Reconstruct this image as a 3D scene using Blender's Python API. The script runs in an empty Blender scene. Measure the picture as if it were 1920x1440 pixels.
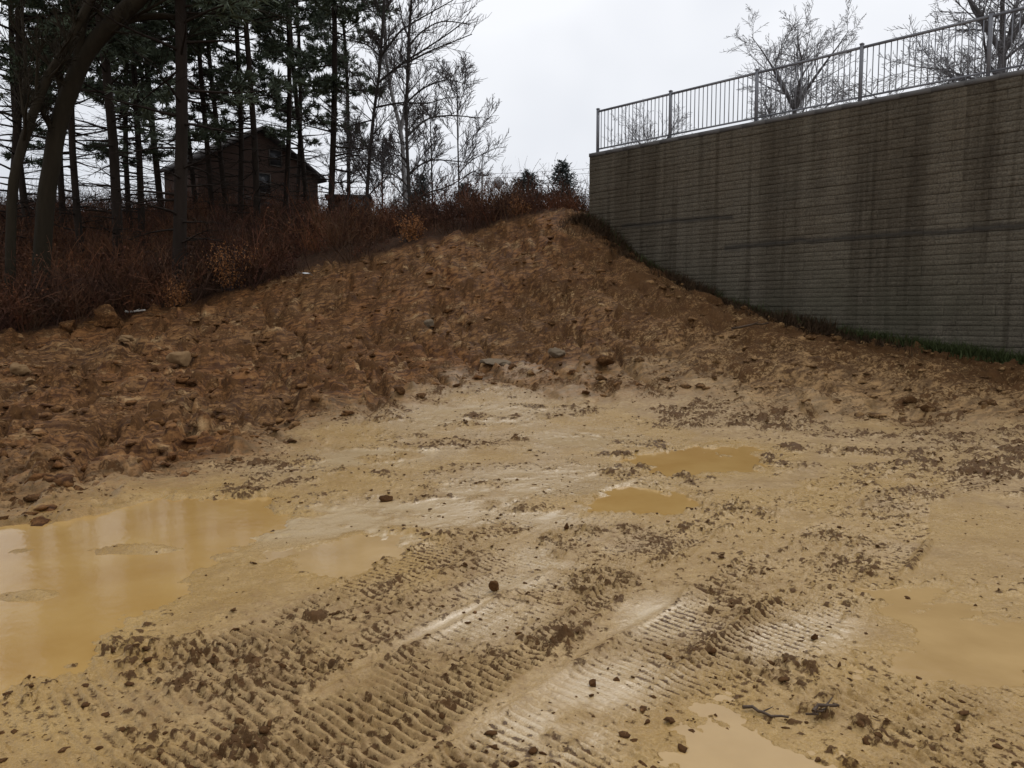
import bpy, math, random
import numpy as np
from mathutils import Vector, Matrix

random.seed(7)
RNG = np.random.default_rng(7)
scene = bpy.context.scene
COL = scene.collection
R = math.radians

# ------------------------------------------------------------------ camera
F = 1450.0                      # focal length in photo pixels (1920 wide)
PITCH = math.atan(130.0 / F)    # horizon on row 590
CAMZ = 1.6
cam = bpy.data.cameras.new('camera')
cam.sensor_width = 36.0
cam.lens = F / 1920.0 * 36.0
cam.clip_start = 0.05
cam.clip_end = 3000.0
camo = bpy.data.objects.new('camera', cam)
COL.objects.link(camo)
camo.location = (0, 0, CAMZ)
camo.rotation_euler = (math.pi / 2 - PITCH, 0, 0)
scene.camera = camo

# ------------------------------------------------------------------ world, overcast sky
SUN_EL, SUN_AZ = R(58), R(35)   # azimuth measured from +Y towards +X
w = bpy.data.worlds.new('World')
scene.world = w
w.use_nodes = True
nt = w.node_tree
nt.nodes.clear()
wo = nt.nodes.new('ShaderNodeOutputWorld')
bg = nt.nodes.new('ShaderNodeBackground')
bg.inputs['Strength'].default_value = 0.1
sky = nt.nodes.new('ShaderNodeTexSky')
sky.sky_type = 'NISHITA'
sky.sun_disc = False
sky.sun_elevation = SUN_EL
sky.sun_rotation = SUN_AZ
sky.dust_density = 3.0
tc = nt.nodes.new('ShaderNodeTexCoord')
cn = nt.nodes.new('ShaderNodeTexNoise')
cn.inputs['Scale'].default_value = 1.8
cn.inputs['Detail'].default_value = 4.0
cn.inputs['Roughness'].default_value = 0.5
cr = nt.nodes.new('ShaderNodeValToRGB')
cr.color_ramp.elements[0].position = 0.38
cr.color_ramp.elements[0].color = (7.3, 7.6, 8.2, 1)
cr.color_ramp.elements[1].position = 0.62
cr.color_ramp.elements[1].color = (10.0, 10.15, 10.5, 1)
mx = nt.nodes.new('ShaderNodeMix')
mx.data_type = 'RGBA'
mx.inputs['Factor'].default_value = 0.93
nt.links.new(tc.outputs['Generated'], cn.inputs['Vector'])
nt.links.new(cn.outputs['Fac'], cr.inputs['Fac'])
nt.links.new(sky.outputs['Color'], mx.inputs[6])
nt.links.new(cr.outputs['Color'], mx.inputs[7])
nt.links.new(mx.outputs[2], bg.inputs['Color'])
nt.links.new(bg.outputs['Background'], wo.inputs['Surface'])

sl = bpy.data.lights.new('sun', 'SUN')
sl.energy = 1.3
sl.angle = R(40)
sl.color = (1.0, 0.97, 0.92)
so = bpy.data.objects.new('sun', sl)
COL.objects.link(so)
sd = Vector((math.sin(SUN_AZ) * math.cos(SUN_EL), math.cos(SUN_AZ) * math.cos(SUN_EL), math.sin(SUN_EL)))
so.rotation_euler = sd.to_track_quat('Z', 'Y').to_euler()
so.location = (0, 0, 30)

scene.view_settings.view_transform = 'Standard'
scene.view_settings.look = 'None'
scene.view_settings.gamma = 1.0
scene.view_settings.use_curve_mapping = False
scene.view_settings.exposure = 0.0

# ------------------------------------------------------------------ pixel -> place
cp, sp = math.cos(PITCH), math.sin(PITCH)


def ray(px, py):
    u = (px - 960.0) / F
    v = (720.0 - py) / F
    return u, cp + v * sp, -sp + v * cp


def at(px, py, Y):
    """point on the pixel's ray at ground distance Y"""
    x, y, z = ray(px, py)
    return np.array([x / y * Y, Y, CAMZ + z / y * Y])


def flat(px, py, z=0.0):
    x, y, zz = ray(px, py)
    Y = (z - CAMZ) / (zz / y)
    return np.array([x / y * Y, Y])


# ------------------------------------------------------------------ noise
def hash2(ix, iy, seed=0):
    n = (ix.astype(np.int64) * 374761393 + iy.astype(np.int64) * 668265263 + seed * 974711) & 0x7fffffff
    n = ((n ^ (n >> 13)) * 1274126177) & 0x7fffffff
    n = n ^ (n >> 16)
    return (n & 0xffff) / 65535.0


def vnoise(x, y, seed=0):
    ix, iy = np.floor(x), np.floor(y)
    fx, fy = x - ix, y - iy
    fx = fx * fx * fx * (fx * (fx * 6 - 15) + 10)
    fy = fy * fy * fy * (fy * (fy * 6 - 15) + 10)
    a, b = hash2(ix, iy, seed), hash2(ix + 1, iy, seed)
    c, d = hash2(ix, iy + 1, seed), hash2(ix + 1, iy + 1, seed)
    return (a + (b - a) * fx) * (1 - fy) + (c + (d - c) * fx) * fy


def fbm(x, y, o=4, seed=0, g=0.5):
    s, a, t = 0.0, 1.0, 0.0
    for i in range(o):
        xr, yr = 0.8 * x + 0.6 * y + 13.7 * i, -0.6 * x + 0.8 * y + 7.1 * i
        s = s + a * vnoise(xr, yr, seed + i)
        t += a
        a *= g
        x, y = xr * 2.03, yr * 2.03
    return s / t - 0.5


def lumps(x, y, cell, dens, seed):
    """half-round clods of random size strewn over cells"""
    gx, gy = x / cell, y / cell
    ix, iy = np.floor(gx), np.floor(gy)
    out = np.zeros_like(x)
    for dx in (-1, 0, 1):
        for dy in (-1, 0, 1):
            cx, cy = ix + dx, iy + dy
            px = cx + 0.15 + 0.7 * hash2(cx, cy, seed)
            py = cy + 0.15 + 0.7 * hash2(cx, cy, seed + 1)
            rr = 0.2 + 0.5 * hash2(cx, cy, seed + 2) ** 2
            on = hash2(cx, cy, seed + 3) < dens
            ang = hash2(cx, cy, seed + 4) * 6.283
            ca, sa = np.cos(ang), np.sin(ang)
            ex, ey = gx - px, gy - py
            u = (ex * ca + ey * sa)
            v = (-ex * sa + ey * ca) * 1.6
            d2 = (u * u + v * v) / (rr * rr)
            out = np.maximum(out, np.where(on, rr * np.sqrt(np.maximum(0, 1 - d2)), 0))
    return out * cell


def sstep(a, b, x):
    t = np.clip((x - a) / (b - a), 0, 1)
    return t * t * (3 - 2 * t)


# ------------------------------------------------------------------ the wall's line
WZ = 6.17                                     # top of the wall
WA = at(1105, 290, 22.55)[:2]                 # far corner
WB = at(1920, 130, 14.93)[:2]
WD = (WB - WA) / np.linalg.norm(WB - WA)      # along the wall, towards the camera's right
WN = np.array([WD[1], -WD[0]])                # out of the wall's face
if np.dot(WN, -WA) < 0:
    WN = -WN


def wall_base(px, py):
    """place on the wall's face behind a pixel"""
    x, y, z = ray(px, py)
    d = np.array([x, y]) / y
    M = np.array([[d[0], -WD[0]], [d[1], -WD[1]]])
    t, s = np.linalg.solve(M, WA)
    return np.array([d[0] * t, t, CAMZ + z / y * t]), s


# ------------------------------------------------------------------ ground shape
ctrl = [(-9, 1, 0), (0, -3, 0), (9, 1, 0), (-6, 6, 0), (-2, 5, 0), (2, 5, 0), (6, 6, 0), (0, 9, 0.03),
        (6, 9, 0.08), (-12, -8, 0), (12, -8, 0), (14, 4, 0.1), (-15, 8, 0.3), (3, 11.5, 0.15)]
ctrl = [np.array(c, float) for c in ctrl]
for px, py, Y in [(300, 750, 12), (0, 800, 9.5), (0, 700, 14), (0, 632, 18), (240, 592, 20), (300, 680, 15.5),
                  (560, 522, 21.5), (600, 640, 17), (600, 700, 14), (750, 650, 16), (900, 700, 14), (900, 600, 17.5),
                  (900, 520, 19.5), (900, 442, 21.8), (750, 475, 21.6), (750, 560, 19.0), (1085, 400, 22.4), (1050, 600, 17), (1050, 500, 19.5),
                  (1200, 690, 14), (1200, 600, 16.2), (1400, 722, 12.8), (1400, 650, 14.6), (1700, 745, 12.2),
                  (1700, 690, 13.4), (1920, 762, 11.3), (1250, 560, 17.2), (1150, 480, 19.9)]:
    ctrl.append(at(px, py, Y))
for px, py in [(1112, 412), (1200, 482), (1300, 540), (1480, 600), (1700, 645), (1920, 680)]:
    ctrl.append(wall_base(px, py)[0])
for c in [(-22, 30, 4.0), (-9, 30, 4.3), (-1, 31, 4.8), (3.5, 30, 4.95), (-34, 50, 8.0), (-16, 50, 8.0), (0, 50, 7.2), (4.5, 46, 6.4),
          (14, 50, 6.2), (-45, 26, 2.6), (0, 70, 9.6), (-45, 75, 10), (45, 70, 8), (18, 14, 0.5), (20, 6, 0.2), (16, 22, 4.0)]:
    ctrl.append(np.array(c, float))
ctrl = np.array(ctrl)


def tps_k(r2):
    return np.where(r2 > 1e-9, 0.5 * r2 * np.log(np.maximum(r2, 1e-9)), 0.0)


n_ = len(ctrl)
A_ = np.zeros((n_ + 3, n_ + 3))
A_[:n_, :n_] = tps_k(((ctrl[:, None, :2] - ctrl[None, :, :2]) ** 2).sum(-1)) + 0.15 * np.eye(n_)
A_[:n_, n_] = 1
A_[:n_, n_ + 1:] = ctrl[:, :2]
A_[n_, :n_] = 1
A_[n_ + 1:, :n_] = ctrl[:, :2].T
tw = np.linalg.solve(A_, np.concatenate([ctrl[:, 2], np.zeros(3)]))


def hbase(x, y):
    x = np.asarray(x, float)
    y = np.asarray(y, float)
    out = tw[n_] + tw[n_ + 1] * x + tw[n_ + 2] * y
    for i in range(n_):
        out = out + tw[i] * tps_k((x - ctrl[i, 0]) ** 2 + (y - ctrl[i, 1]) ** 2)
    r = np.hypot(x, y)
    far = 9.6 * sstep(20, 75, y) + 0.0 * x
    k = sstep(60, 85, r)
    out = out * (1 - k) + far * k
    # near the camera the site is level
    k2 = sstep(0.15, -0.2, out)
    out = out * (1 - k2)
    side = sstep(30, 45, np.abs(x)) * sstep(24, 5, y)
    out = out * (1 - side) + 0.3 * side
    return np.minimum(out, 10.0)


def tab(pts):
    t = np.array([ray(a, b)[0] / ray(a, b)[1] for a, b, c in pts])
    return t, np.array([c for a, b, c in pts])


T_ROUGH = tab([(-300, 960, 5.6), (0, 955, 6.2), (350, 935, 6.6), (480, 870, 8.2), (600, 820, 9.8), (760, 785, 11.6),
               (850, 740, 12.9), (1000, 705, 13.7), (1200, 690, 13.6), (1400, 725, 12.6), (1700, 745, 12.0),
               (1920, 765, 11.2), (2300, 765, 10.5)])
T_CREST = tab([(-500, 640, 16.5), (0, 632, 17.8), (240, 592, 19.8), (560, 522, 21.6), (800, 465, 22.0),
               (1085, 400, 22.7), (1200, 400, 23.5)])


def smooth_poly(pts, n=14):
    pts = np.array(pts, float)
    out = []
    m = len(pts)
    for i in range(m):
        p0, p1, p2, p3 = pts[i - 1], pts[i], pts[(i + 1) % m], pts[(i + 2) % m]
        for k in range(n):
            t = k / n
            out.append(0.5 * ((2 * p1) + (p2 - p0) * t + (2 * p0 - 5 * p1 + 4 * p2 - p3) * t * t +
                              (-p0 + 3 * p1 - 3 * p2 + p3) * t ** 3))
    return np.array(out)


# puddles: outlines on the level ground
PUD = [
    dict(px=[(-420, 1010), (0, 975), (150, 958), (330, 928), (450, 932), (520, 955), (500, 1000), (430, 1040), (340, 1090),
             (270, 1150), (210, 1200), (60, 1290), (0, 1330), (-420, 1330)],
         label='wide ochre puddle at the left edge below the rough soil', hole=[(180, 1018, 330, 1036), (10, 1100, 100, 1125)]),
    dict(px=[(560, 1035), (640, 1010), (720, 1018), (735, 1045), (660, 1062), (590, 1060)],
         pale=True, label='small tan puddle right of the wide left puddle'),
    dict(px=[(1195, 852), (1290, 838), (1400, 838), (1440, 862), (1380, 884), (1270, 888), (1215, 876)],
         label='ochre puddle on the flat below the mound'),
    dict(px=[(1110, 930), (1180, 912), (1290, 925), (1310, 950), (1200, 958), (1130, 950)],
         label='little ochre puddle in the middle of the flat'),
    dict(px=[(1610, 1135), (1660, 1100), (1760, 1112), (1800, 1160), (1940, 1185), (1960, 1230), (1840, 1270), (1720, 1275), (1640, 1235), (1700, 1190)],
         pale=True, label='smooth tan puddle near the right edge with a dark stone in it'),
    dict(px=[(1310, 1375), (1400, 1350), (1500, 1390), (1600, 1425), (1590, 1520), (1270, 1520)],
         pale=True, label='pale tan puddle at the bottom edge between the tracks'),
]
for p in PUD:
    g = np.array([flat(*q) for q in p['px']])
    p['poly'] = smooth_poly(g, 6)
    c = g.mean(0)
    p['level'] = float(hbase(c[0], c[1])) - 0.012
    p['c'] = c
    p['rad'] = float(np.abs(g - c).max()) * 1.5 + 1.0


def poly_sdf(x, y, poly):
    d = np.full(x.shape, 1e9)
    ins = np.zeros(x.shape, bool)
    m = len(poly)
    for i in range(m):
        ax, ay = poly[i]
        bx, by = poly[(i + 1) % m]
        ex, ey = bx - ax, by - ay
        t = np.clip(((x - ax) * ex + (y - ay) * ey) / (ex * ex + ey * ey + 1e-12), 0, 1)
        d = np.minimum(d, (x - ax - t * ex) ** 2 + (y - ay - t * ey) ** 2)
        c = ((ay > y) != (by > y)) & (x < (bx - ax) * (y - ay) / (by - ay + 1e-12) + ax)
        ins ^= c
    return np.where(ins, -1, 1) * np.sqrt(d)


# crawler tracks: centre lines, width, bar pitch, depth
TRK = [
    ([(980, 1540), (1120, 1420), (1330, 1260), (1510, 1140), (1620, 1060), (1680, 990), (1690, 930)], 0.44, 0.047, 1.0),
    ([(480, 1520), (640, 1405), (860, 1275), (1040, 1150), (1190, 1050), (1310, 985)], 0.42, 0.047, 0.85),
    ([(-150, 1400), (200, 1285), (430, 1215), (620, 1140), (770, 1065), (900, 1005), (1000, 960)], 0.42, 0.05, 0.9),
    ([(200, 1430), (470, 1290), (680, 1180), (860, 1105), (1010, 1035), (1110, 975), (1180, 920)], 0.42, 0.049, 0.8),
    ([(1200, 1430), (1420, 1320), (1600, 1240), (1680, 1215)], 0.40, 0.058, 0.6),
    ([(1500, 1560), (1700, 1390), (1850, 1290), (1990, 1215)], 0.44, 0.056, 0.8),
    ([(-50, 1500), (150, 1420), (330, 1340), (520, 1280)], 0.42, 0.052, 0.9),
    ([(760, 1560), (930, 1425), (1100, 1300), (1260, 1195), (1400, 1105), (1500, 1040), (1580, 980)], 0.34, 0.05, 0.7),
    ([(250, 1560), (470, 1430), (690, 1320), (900, 1200), (1080, 1090), (1230, 1010), (1400, 940)], 0.40, 0.048, 0.75),
    ([(-200, 1500), (60, 1390), (330, 1290), (560, 1200), (760, 1110), (900, 1050)], 0.36, 0.055, 0.8),
    ([(1300, 1560), (1480, 1400), (1650, 1290), (1790, 1210)], 0.34, 0.055, 0.6),
    ([(-260, 1330), (-60, 1300), (120, 1260), (300, 1215)], 0.36, 0.056, 0.8),
    ([(20, 1600), (220, 1475), (420, 1370), (600, 1290)], 0.38, 0.054, 0.9),
    ([(1760, 1560), (1880, 1440), (2060, 1320)], 0.42, 0.05, 0.9),
    ([(1330, 1150), (1450, 1060), (1590, 985), (1740, 925), (1900, 880)], 0.40, 0.055, 0.7),
    ([(1480, 960), (1600, 900), (1720, 850), (1850, 812)], 0.42, 0.07, 0.5),
    ([(800, 1015), (960, 965), (1120, 905), (1240, 862), (1330, 820)], 0.42, 0.06, 0.55),
]
for i, (pl, wd, pt, am) in enumerate(TRK):
    g = np.array([flat(*q) for q in pl])
    # densify with catmull-rom
    out = []
    for k in range(len(g) - 1):
        p0, p1, p2, p3 = g[max(k - 1, 0)], g[k], g[k + 1], g[min(k + 2, len(g) - 1)]
        for j in range(5):
            t = j / 5
            out.append(0.5 * ((2 * p1) + (p2 - p0) * t + (2 * p0 - 5 * p1 + 4 * p2 - p3) * t * t +
                              (-p0 + 3 * p1 - 3 * p2 + p3) * t ** 3))
    out.append(g[-1])
    TRK[i] = (np.array(out), wd, pt, am)

# patches of dark churned soil on the flat: centre pixel, half sizes in metres, strength
DARKP = [(980, 1020, .5, .35), (1130, 1095, .35, .3), (1420, 1150, .4, .25), (1600, 1060, .45, .35), (1500, 1250, .3, .25),
         (320, 1225, .7, .28), (150, 1330, .4, .18), (330, 1290, .35, .15), (560, 1170, .4, .25), (830, 1150, .45, .3),
         (700, 945, .4, .3), (860, 890, .9, .6), (1200, 900, .5, .4), (800, 830, 1.0, .6), (1010, 830, .9, .5), (1250, 800, .9, .7),
         (1350, 930, .6, .4), (1650, 960, .5, .35), (1560, 1010, .4, .25), (1330, 990, .5, .15), (1800, 830, 1.2, .8), (1500, 800, .9, .6),
         (1560, 1350, .3, .12), (1880, 1420, .2, .1), (1640, 1300, .25, .12), (1050, 1200, .25, .2), (1430, 1380, .15, .1),
         (880, 1310, .25, .2), (420, 1400, .3, .15), (220, 1400, .35, .2), (80, 1400, .3, .15), (950, 960, .4, .3), (1130, 995, .3, .2),
         (600, 1250, .4, .2), (750, 1240, .25, .15), (1690, 900, .8, .5), (1450, 870, .7, .4), (640, 870, .9, .6), (520, 905, .6, .4)]
DARKP = [(flat(a, b), c, d) for a, b, c, d in DARKP]
# smooth wet film on the mud, its sheen also painted pale: centre pixel, half sizes in metres
FILM = [(960, 755, 1.1, 1.0), (880, 800, .9, .7), (1010, 905, .7, .55), (880, 945, .8, .45), (1010, 955, .55, .35), (640, 975, .7, .35),
        (800, 985, .55, .3), (1060, 1040, .35, .25), (960, 1100, .18, .25), (900, 1165, .2, .3), (1250, 1160, .25, .2), (1150, 1280, .16, .3),
        (1020, 1380, .2, .2), (700, 860, .7, .4), (1100, 830, .6, .5), (1500, 1190, .3, .15)]
FILM = [(flat(a, b), c * (1.35 if b < 1000 else 1.1), d * (1.35 if b < 1000 else 1.1)) for a, b, c, d in FILM]


def film(x, y):
    f = np.zeros_like(x)
    for c, a, b in FILM:
        u, v = x - c[0], y - c[1]
        uu, vv = (u * 0.8 + v * 0.6), (-u * 0.6 + v * 0.8)
        f = np.maximum(f, np.exp(-((uu / max(a, b)) ** 2 + (vv / min(a, b)) ** 2) * 1.1))
    return np.minimum(1.0, 1.5 * f) * sstep(-0.16, 0.02, fbm(x * 2.4, y * 2.4, 4, 501))


def ground(x, y, full=True):
    """height and zone weights (rough, dark, wet, litter)"""
    h = hbase(x, y)
    yy = np.maximum(y, 0.3)
    t = x / yy
    front = y > 0.5
    wob = fbm(x * 0.6, y * 0.6, 3, 5) * 2.2
    yr = np.interp(t, *T_ROUGH)
    wob2 = fbm(x * 0.45 + 9, y * 0.45, 4, 7, 0.6) * 4.0
    rough = np.where(front, sstep(-1.9, 1.8, y + wob2 - yr), 0.0)
    yc = np.interp(t, *T_CREST)
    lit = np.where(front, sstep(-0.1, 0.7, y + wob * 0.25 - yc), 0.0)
    swall = (x - WA[0]) * WD[0] + (y - WA[1]) * WD[1]
    dwall = (x - WA[0]) * WN[0] + (y - WA[1]) * WN[1]
    nearwall = sstep(1.9, 0.7, dwall + wob * 0.7) * sstep(-1.2, 0.6, swall) * (1 - lit)
    nearwall2 = sstep(6.0, 2.2, dwall + wob * 1.4) * sstep(-1.0, 2.5, swall) * (1 - lit) * sstep(9.5, 11.5, y)
    rough = np.maximum(rough, nearwall)
    # ---- broad and fine relief
    f1 = fbm(x * 0.9, y * 0.9, 4, 11)
    f2 = fbm(x * 5.0, y * 5.0, 4, 23)
    f3 = fbm(x * 22.0, y * 22.0, 3, 31)
    fl = film(x, y) * (1 - rough)
    f2 = f2 * (1 - 0.8 * fl)
    f3 = f3 * (1 - 0.85 * fl)
    h = h + rough * (f1 * 0.30 + f2 * 0.07 + f3 * 0.02) + (1 - rough) * (f1 * 0.03 + f2 * 0.016 + f3 * 0.006)
    # scar gullies down the mound
    gul = np.abs(fbm(x * 1.1 + y * 0.35, y * 0.35 - x * 0.1, 3, 71))
    h = h - rough * (1 - lit) * 0.17 * sstep(0.08, 0.0, gul)
    dark = np.zeros_like(h)
    for c, a, b in DARKP:
        q = ((x - c[0]) / a) ** 2 + ((y - c[1]) / b) ** 2
        dark = np.maximum(dark, np.exp(-q * 1.3))
    dark = dark * sstep(-0.12, 0.14, fbm(x * 3.1, y * 3.1, 4, 41) + 0.06)
    dark = dark * (1 - 0.8 * fl)
    dark = np.maximum(dark, 0.95 * sstep(-0.01, 0.15, fbm(x * 1.1, y * 1.7, 4, 43) + 0.07 * sstep(7, 10, y)) * sstep(4.0, 8.0, y) * (1 - 0.6 * fl))
    # clods: heavy on the rough soil, light on the flat
    wx, wy = 0.9 * f2, 0.9 * fbm(x * 5 + 31, y * 5, 3, 27)
    l1 = lumps(x + wx * 0.30, y + wy * 0.30, 0.62, 0.40, 101)
    l2 = lumps(x + wx * 0.16, y + wy * 0.16, 0.27, 0.33, 111)
    l3 = lumps(x + f3 * 0.07, y - f3 * 0.07, 0.11, 0.55, 121)
    l4 = lumps(x + 0.03 * f3, y, 0.055, 0.5, 131)
    su, sv = 0.86 * x + 0.5 * y, -0.5 * x + 0.86 * y
    scr = fbm(su * 0.9, sv * 5.5, 4, 141, 0.6)
    h = h + rough * (1 - lit) * (0.14 * scr + 0.03 * np.abs(fbm(su * 2.0, sv * 9.0, 3, 143)))
    rz = rough ** 1.3 * (1 - 0.6 * lit) * (1 - 0.45 * sstep(-1.0, 3.5, x) * sstep(-0.3, 0.25, fbm(x * 0.5, y * 0.5, 2, 77) + 0.1))
    h = h + rz * (0.5 * l1 + 0.85 * l2 + 0.9 * l3)
    lp = dark * (1 - rough)
    h = h + lp * (0.30 * l2 + 0.6 * l3 + 0.8 * l4 + 0.006)
    spot = (0.25 + 0.75 * sstep(-0.02, 0.2, fbm(x * 1.3, y * 1.3, 3, 51))) * (1 - rough) * (1 - 0.7 * fl)
    h = h + spot * (0.25 * l3 + 0.5 * l4)
    dk = np.clip(dark * (0.35 + 0.65 * sstep(0.004, 0.02, 0.3 * l2 + l3 + l4)), 0, 1)
    dk = np.maximum(dk, spot * sstep(0.012, 0.022, l4) * 0.8)
    dk = np.maximum(dk, rough * 0.62 * sstep(-0.05, 0.2, fbm(x * 2.0, y * 2.0, 3, 61)))
    dk = np.maximum(dk, nearwall * 0.95)
    dk = np.maximum(dk, nearwall2 * (0.62 + 0.38 * sstep(-0.1, 0.15, fbm(x * 1.4, y * 1.4, 3, 67))))
    # ---- crawler tracks
    near = (y > 1.2) & (y < 13) & (np.abs(x) < 9)
    if full and near.any():
        xs, ys = x[near], y[near]
        hh, dd = np.zeros_like(xs), np.zeros_like(xs)
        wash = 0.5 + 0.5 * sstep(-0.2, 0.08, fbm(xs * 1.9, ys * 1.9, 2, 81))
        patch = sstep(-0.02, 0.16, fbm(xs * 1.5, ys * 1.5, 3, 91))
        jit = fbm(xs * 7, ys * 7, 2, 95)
        for pl, wd, pt, am in TRK:
            bd = np.full(xs.shape, 9.0)
            bs = np.zeros_like(xs)
            sg = np.zeros_like(xs)
            acc = 0.0
            for k in range(len(pl) - 1):
                a, b = pl[k], pl[k + 1]
                e = b - a
                L = np.hypot(*e)
                tt = np.clip(((xs - a[0]) * e[0] + (ys - a[1]) * e[1]) / (L * L), 0, 1)
                dx, dy = xs - a[0] - tt * e[0], ys - a[1] - tt * e[1]
                d = np.hypot(dx, dy)
                m = d < bd
                bd = np.where(m, d, bd)
                bs = np.where(m, acc + tt * L, bs)
                sg = np.where(m, np.sign(dx * e[1] - dy * e[0]), sg)
                acc += L
            ends = sstep(0, 0.3, bs + jit * 0.3) * sstep(0, 0.5, acc - bs + jit * 0.3)
            m = sstep(wd / 2 + 0.03, wd / 2 - 0.02, bd + jit * 0.05) * ends * am
            ph = (bs + 0.10 * bd * sg + jit * 0.009) / pt
            bar = sstep(-0.25, 0.5, np.sin(ph * 6.2832) + jit * 0.5)
            hh = hh * (1 - m) + m * (-0.014 + 0.022 * bar * wash)
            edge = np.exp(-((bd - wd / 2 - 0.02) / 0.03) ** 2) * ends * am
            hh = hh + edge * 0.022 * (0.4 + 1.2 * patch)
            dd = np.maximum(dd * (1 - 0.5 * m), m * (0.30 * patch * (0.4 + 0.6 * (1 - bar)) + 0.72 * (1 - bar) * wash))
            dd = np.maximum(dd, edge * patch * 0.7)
        h[near] += hh * (1 - rough[near])
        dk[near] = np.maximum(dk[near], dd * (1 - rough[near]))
    h = h * (1 - 0.72 * fl) + (hbase(x, y) + 0.03 * f1) * 0.72 * fl
    # ---- puddles
    wet = (1 - rough) * sstep(-0.05, 0.18, fbm(x * 0.55, y * 0.55, 3, 201)) * 0.7
    qc = flat(1500, 930)
    wet = np.maximum(wet, (1 - rough) * np.exp(-((x - qc[0]) / 3.2) ** 2 - ((y - qc[1]) / 2.6) ** 2) * sstep(-0.2, 0.1, fbm(x * 1.3, y * 1.3, 3, 207)))
    for p in PUD:
        c = p['c']
        m = np.hypot(x - c[0], y - c[1]) < p['rad'] * 1.4
        if not m.any():
            continue
        xs, ys = x[m], y[m]
        d = poly_sdf(xs, ys, p['poly']) + fbm(xs * 3.0, ys * 3.0, 5, 301, 0.65) * 0.8
        k = sstep(0.10, -0.10, d)
        isl = np.zeros_like(xs)
        for (x0, y0, x1, y1) in p.get('hole', []):
            q0 = flat((x0 + x1) / 2, (y0 + y1) / 2)
            q1 = flat(x1, y1)
            q2 = flat(x0, y0)
            rr = ((xs - q0[0]) / (abs(q1[0] - q2[0]) / 2)) ** 2 + ((ys - q0[1]) / (abs(q1[1] - q2[1]) / 2 + .02)) ** 2
            isl = np.maximum(isl, np.exp(-rr))
        lv = p['level']
        hm = h[m]
        bed = lv - 0.028 + 0.55 * (hm - hbase(xs, ys)) + isl * 0.07
        hm = hm * (1 - k) + bed * k
        sheet = sstep(0.55, 0.35, d) * (1 - k)
        hm = np.maximum(hm, (lv + 0.004) * sheet + hm * (1 - sheet))
        h[m] = hm
        wet[m] = np.maximum(wet[m], sstep(0.9, -0.05, d))
        dk[m] = dk[m] * (1 - 0.5 * k)
    return h, rough, dk, wet, lit


def gz(x, y):
    a = np.array([float(x)])
    b = np.array([float(y)])
    return float(ground(a, b)[0][0])


def hit(px, py, near=2.0, far=70.0):
    """first place where the pixel's ray meets the ground"""
    dx, dy, dz = ray(px, py)
    Y = np.linspace(near, far, 1600)
    xs = dx / dy * Y
    g = ground(xs, Y.copy())[0]
    z = CAMZ + dz / dy * Y
    i = np.argmax(z <= g)
    return np.array([xs[i], Y[i], g[i]])


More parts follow.
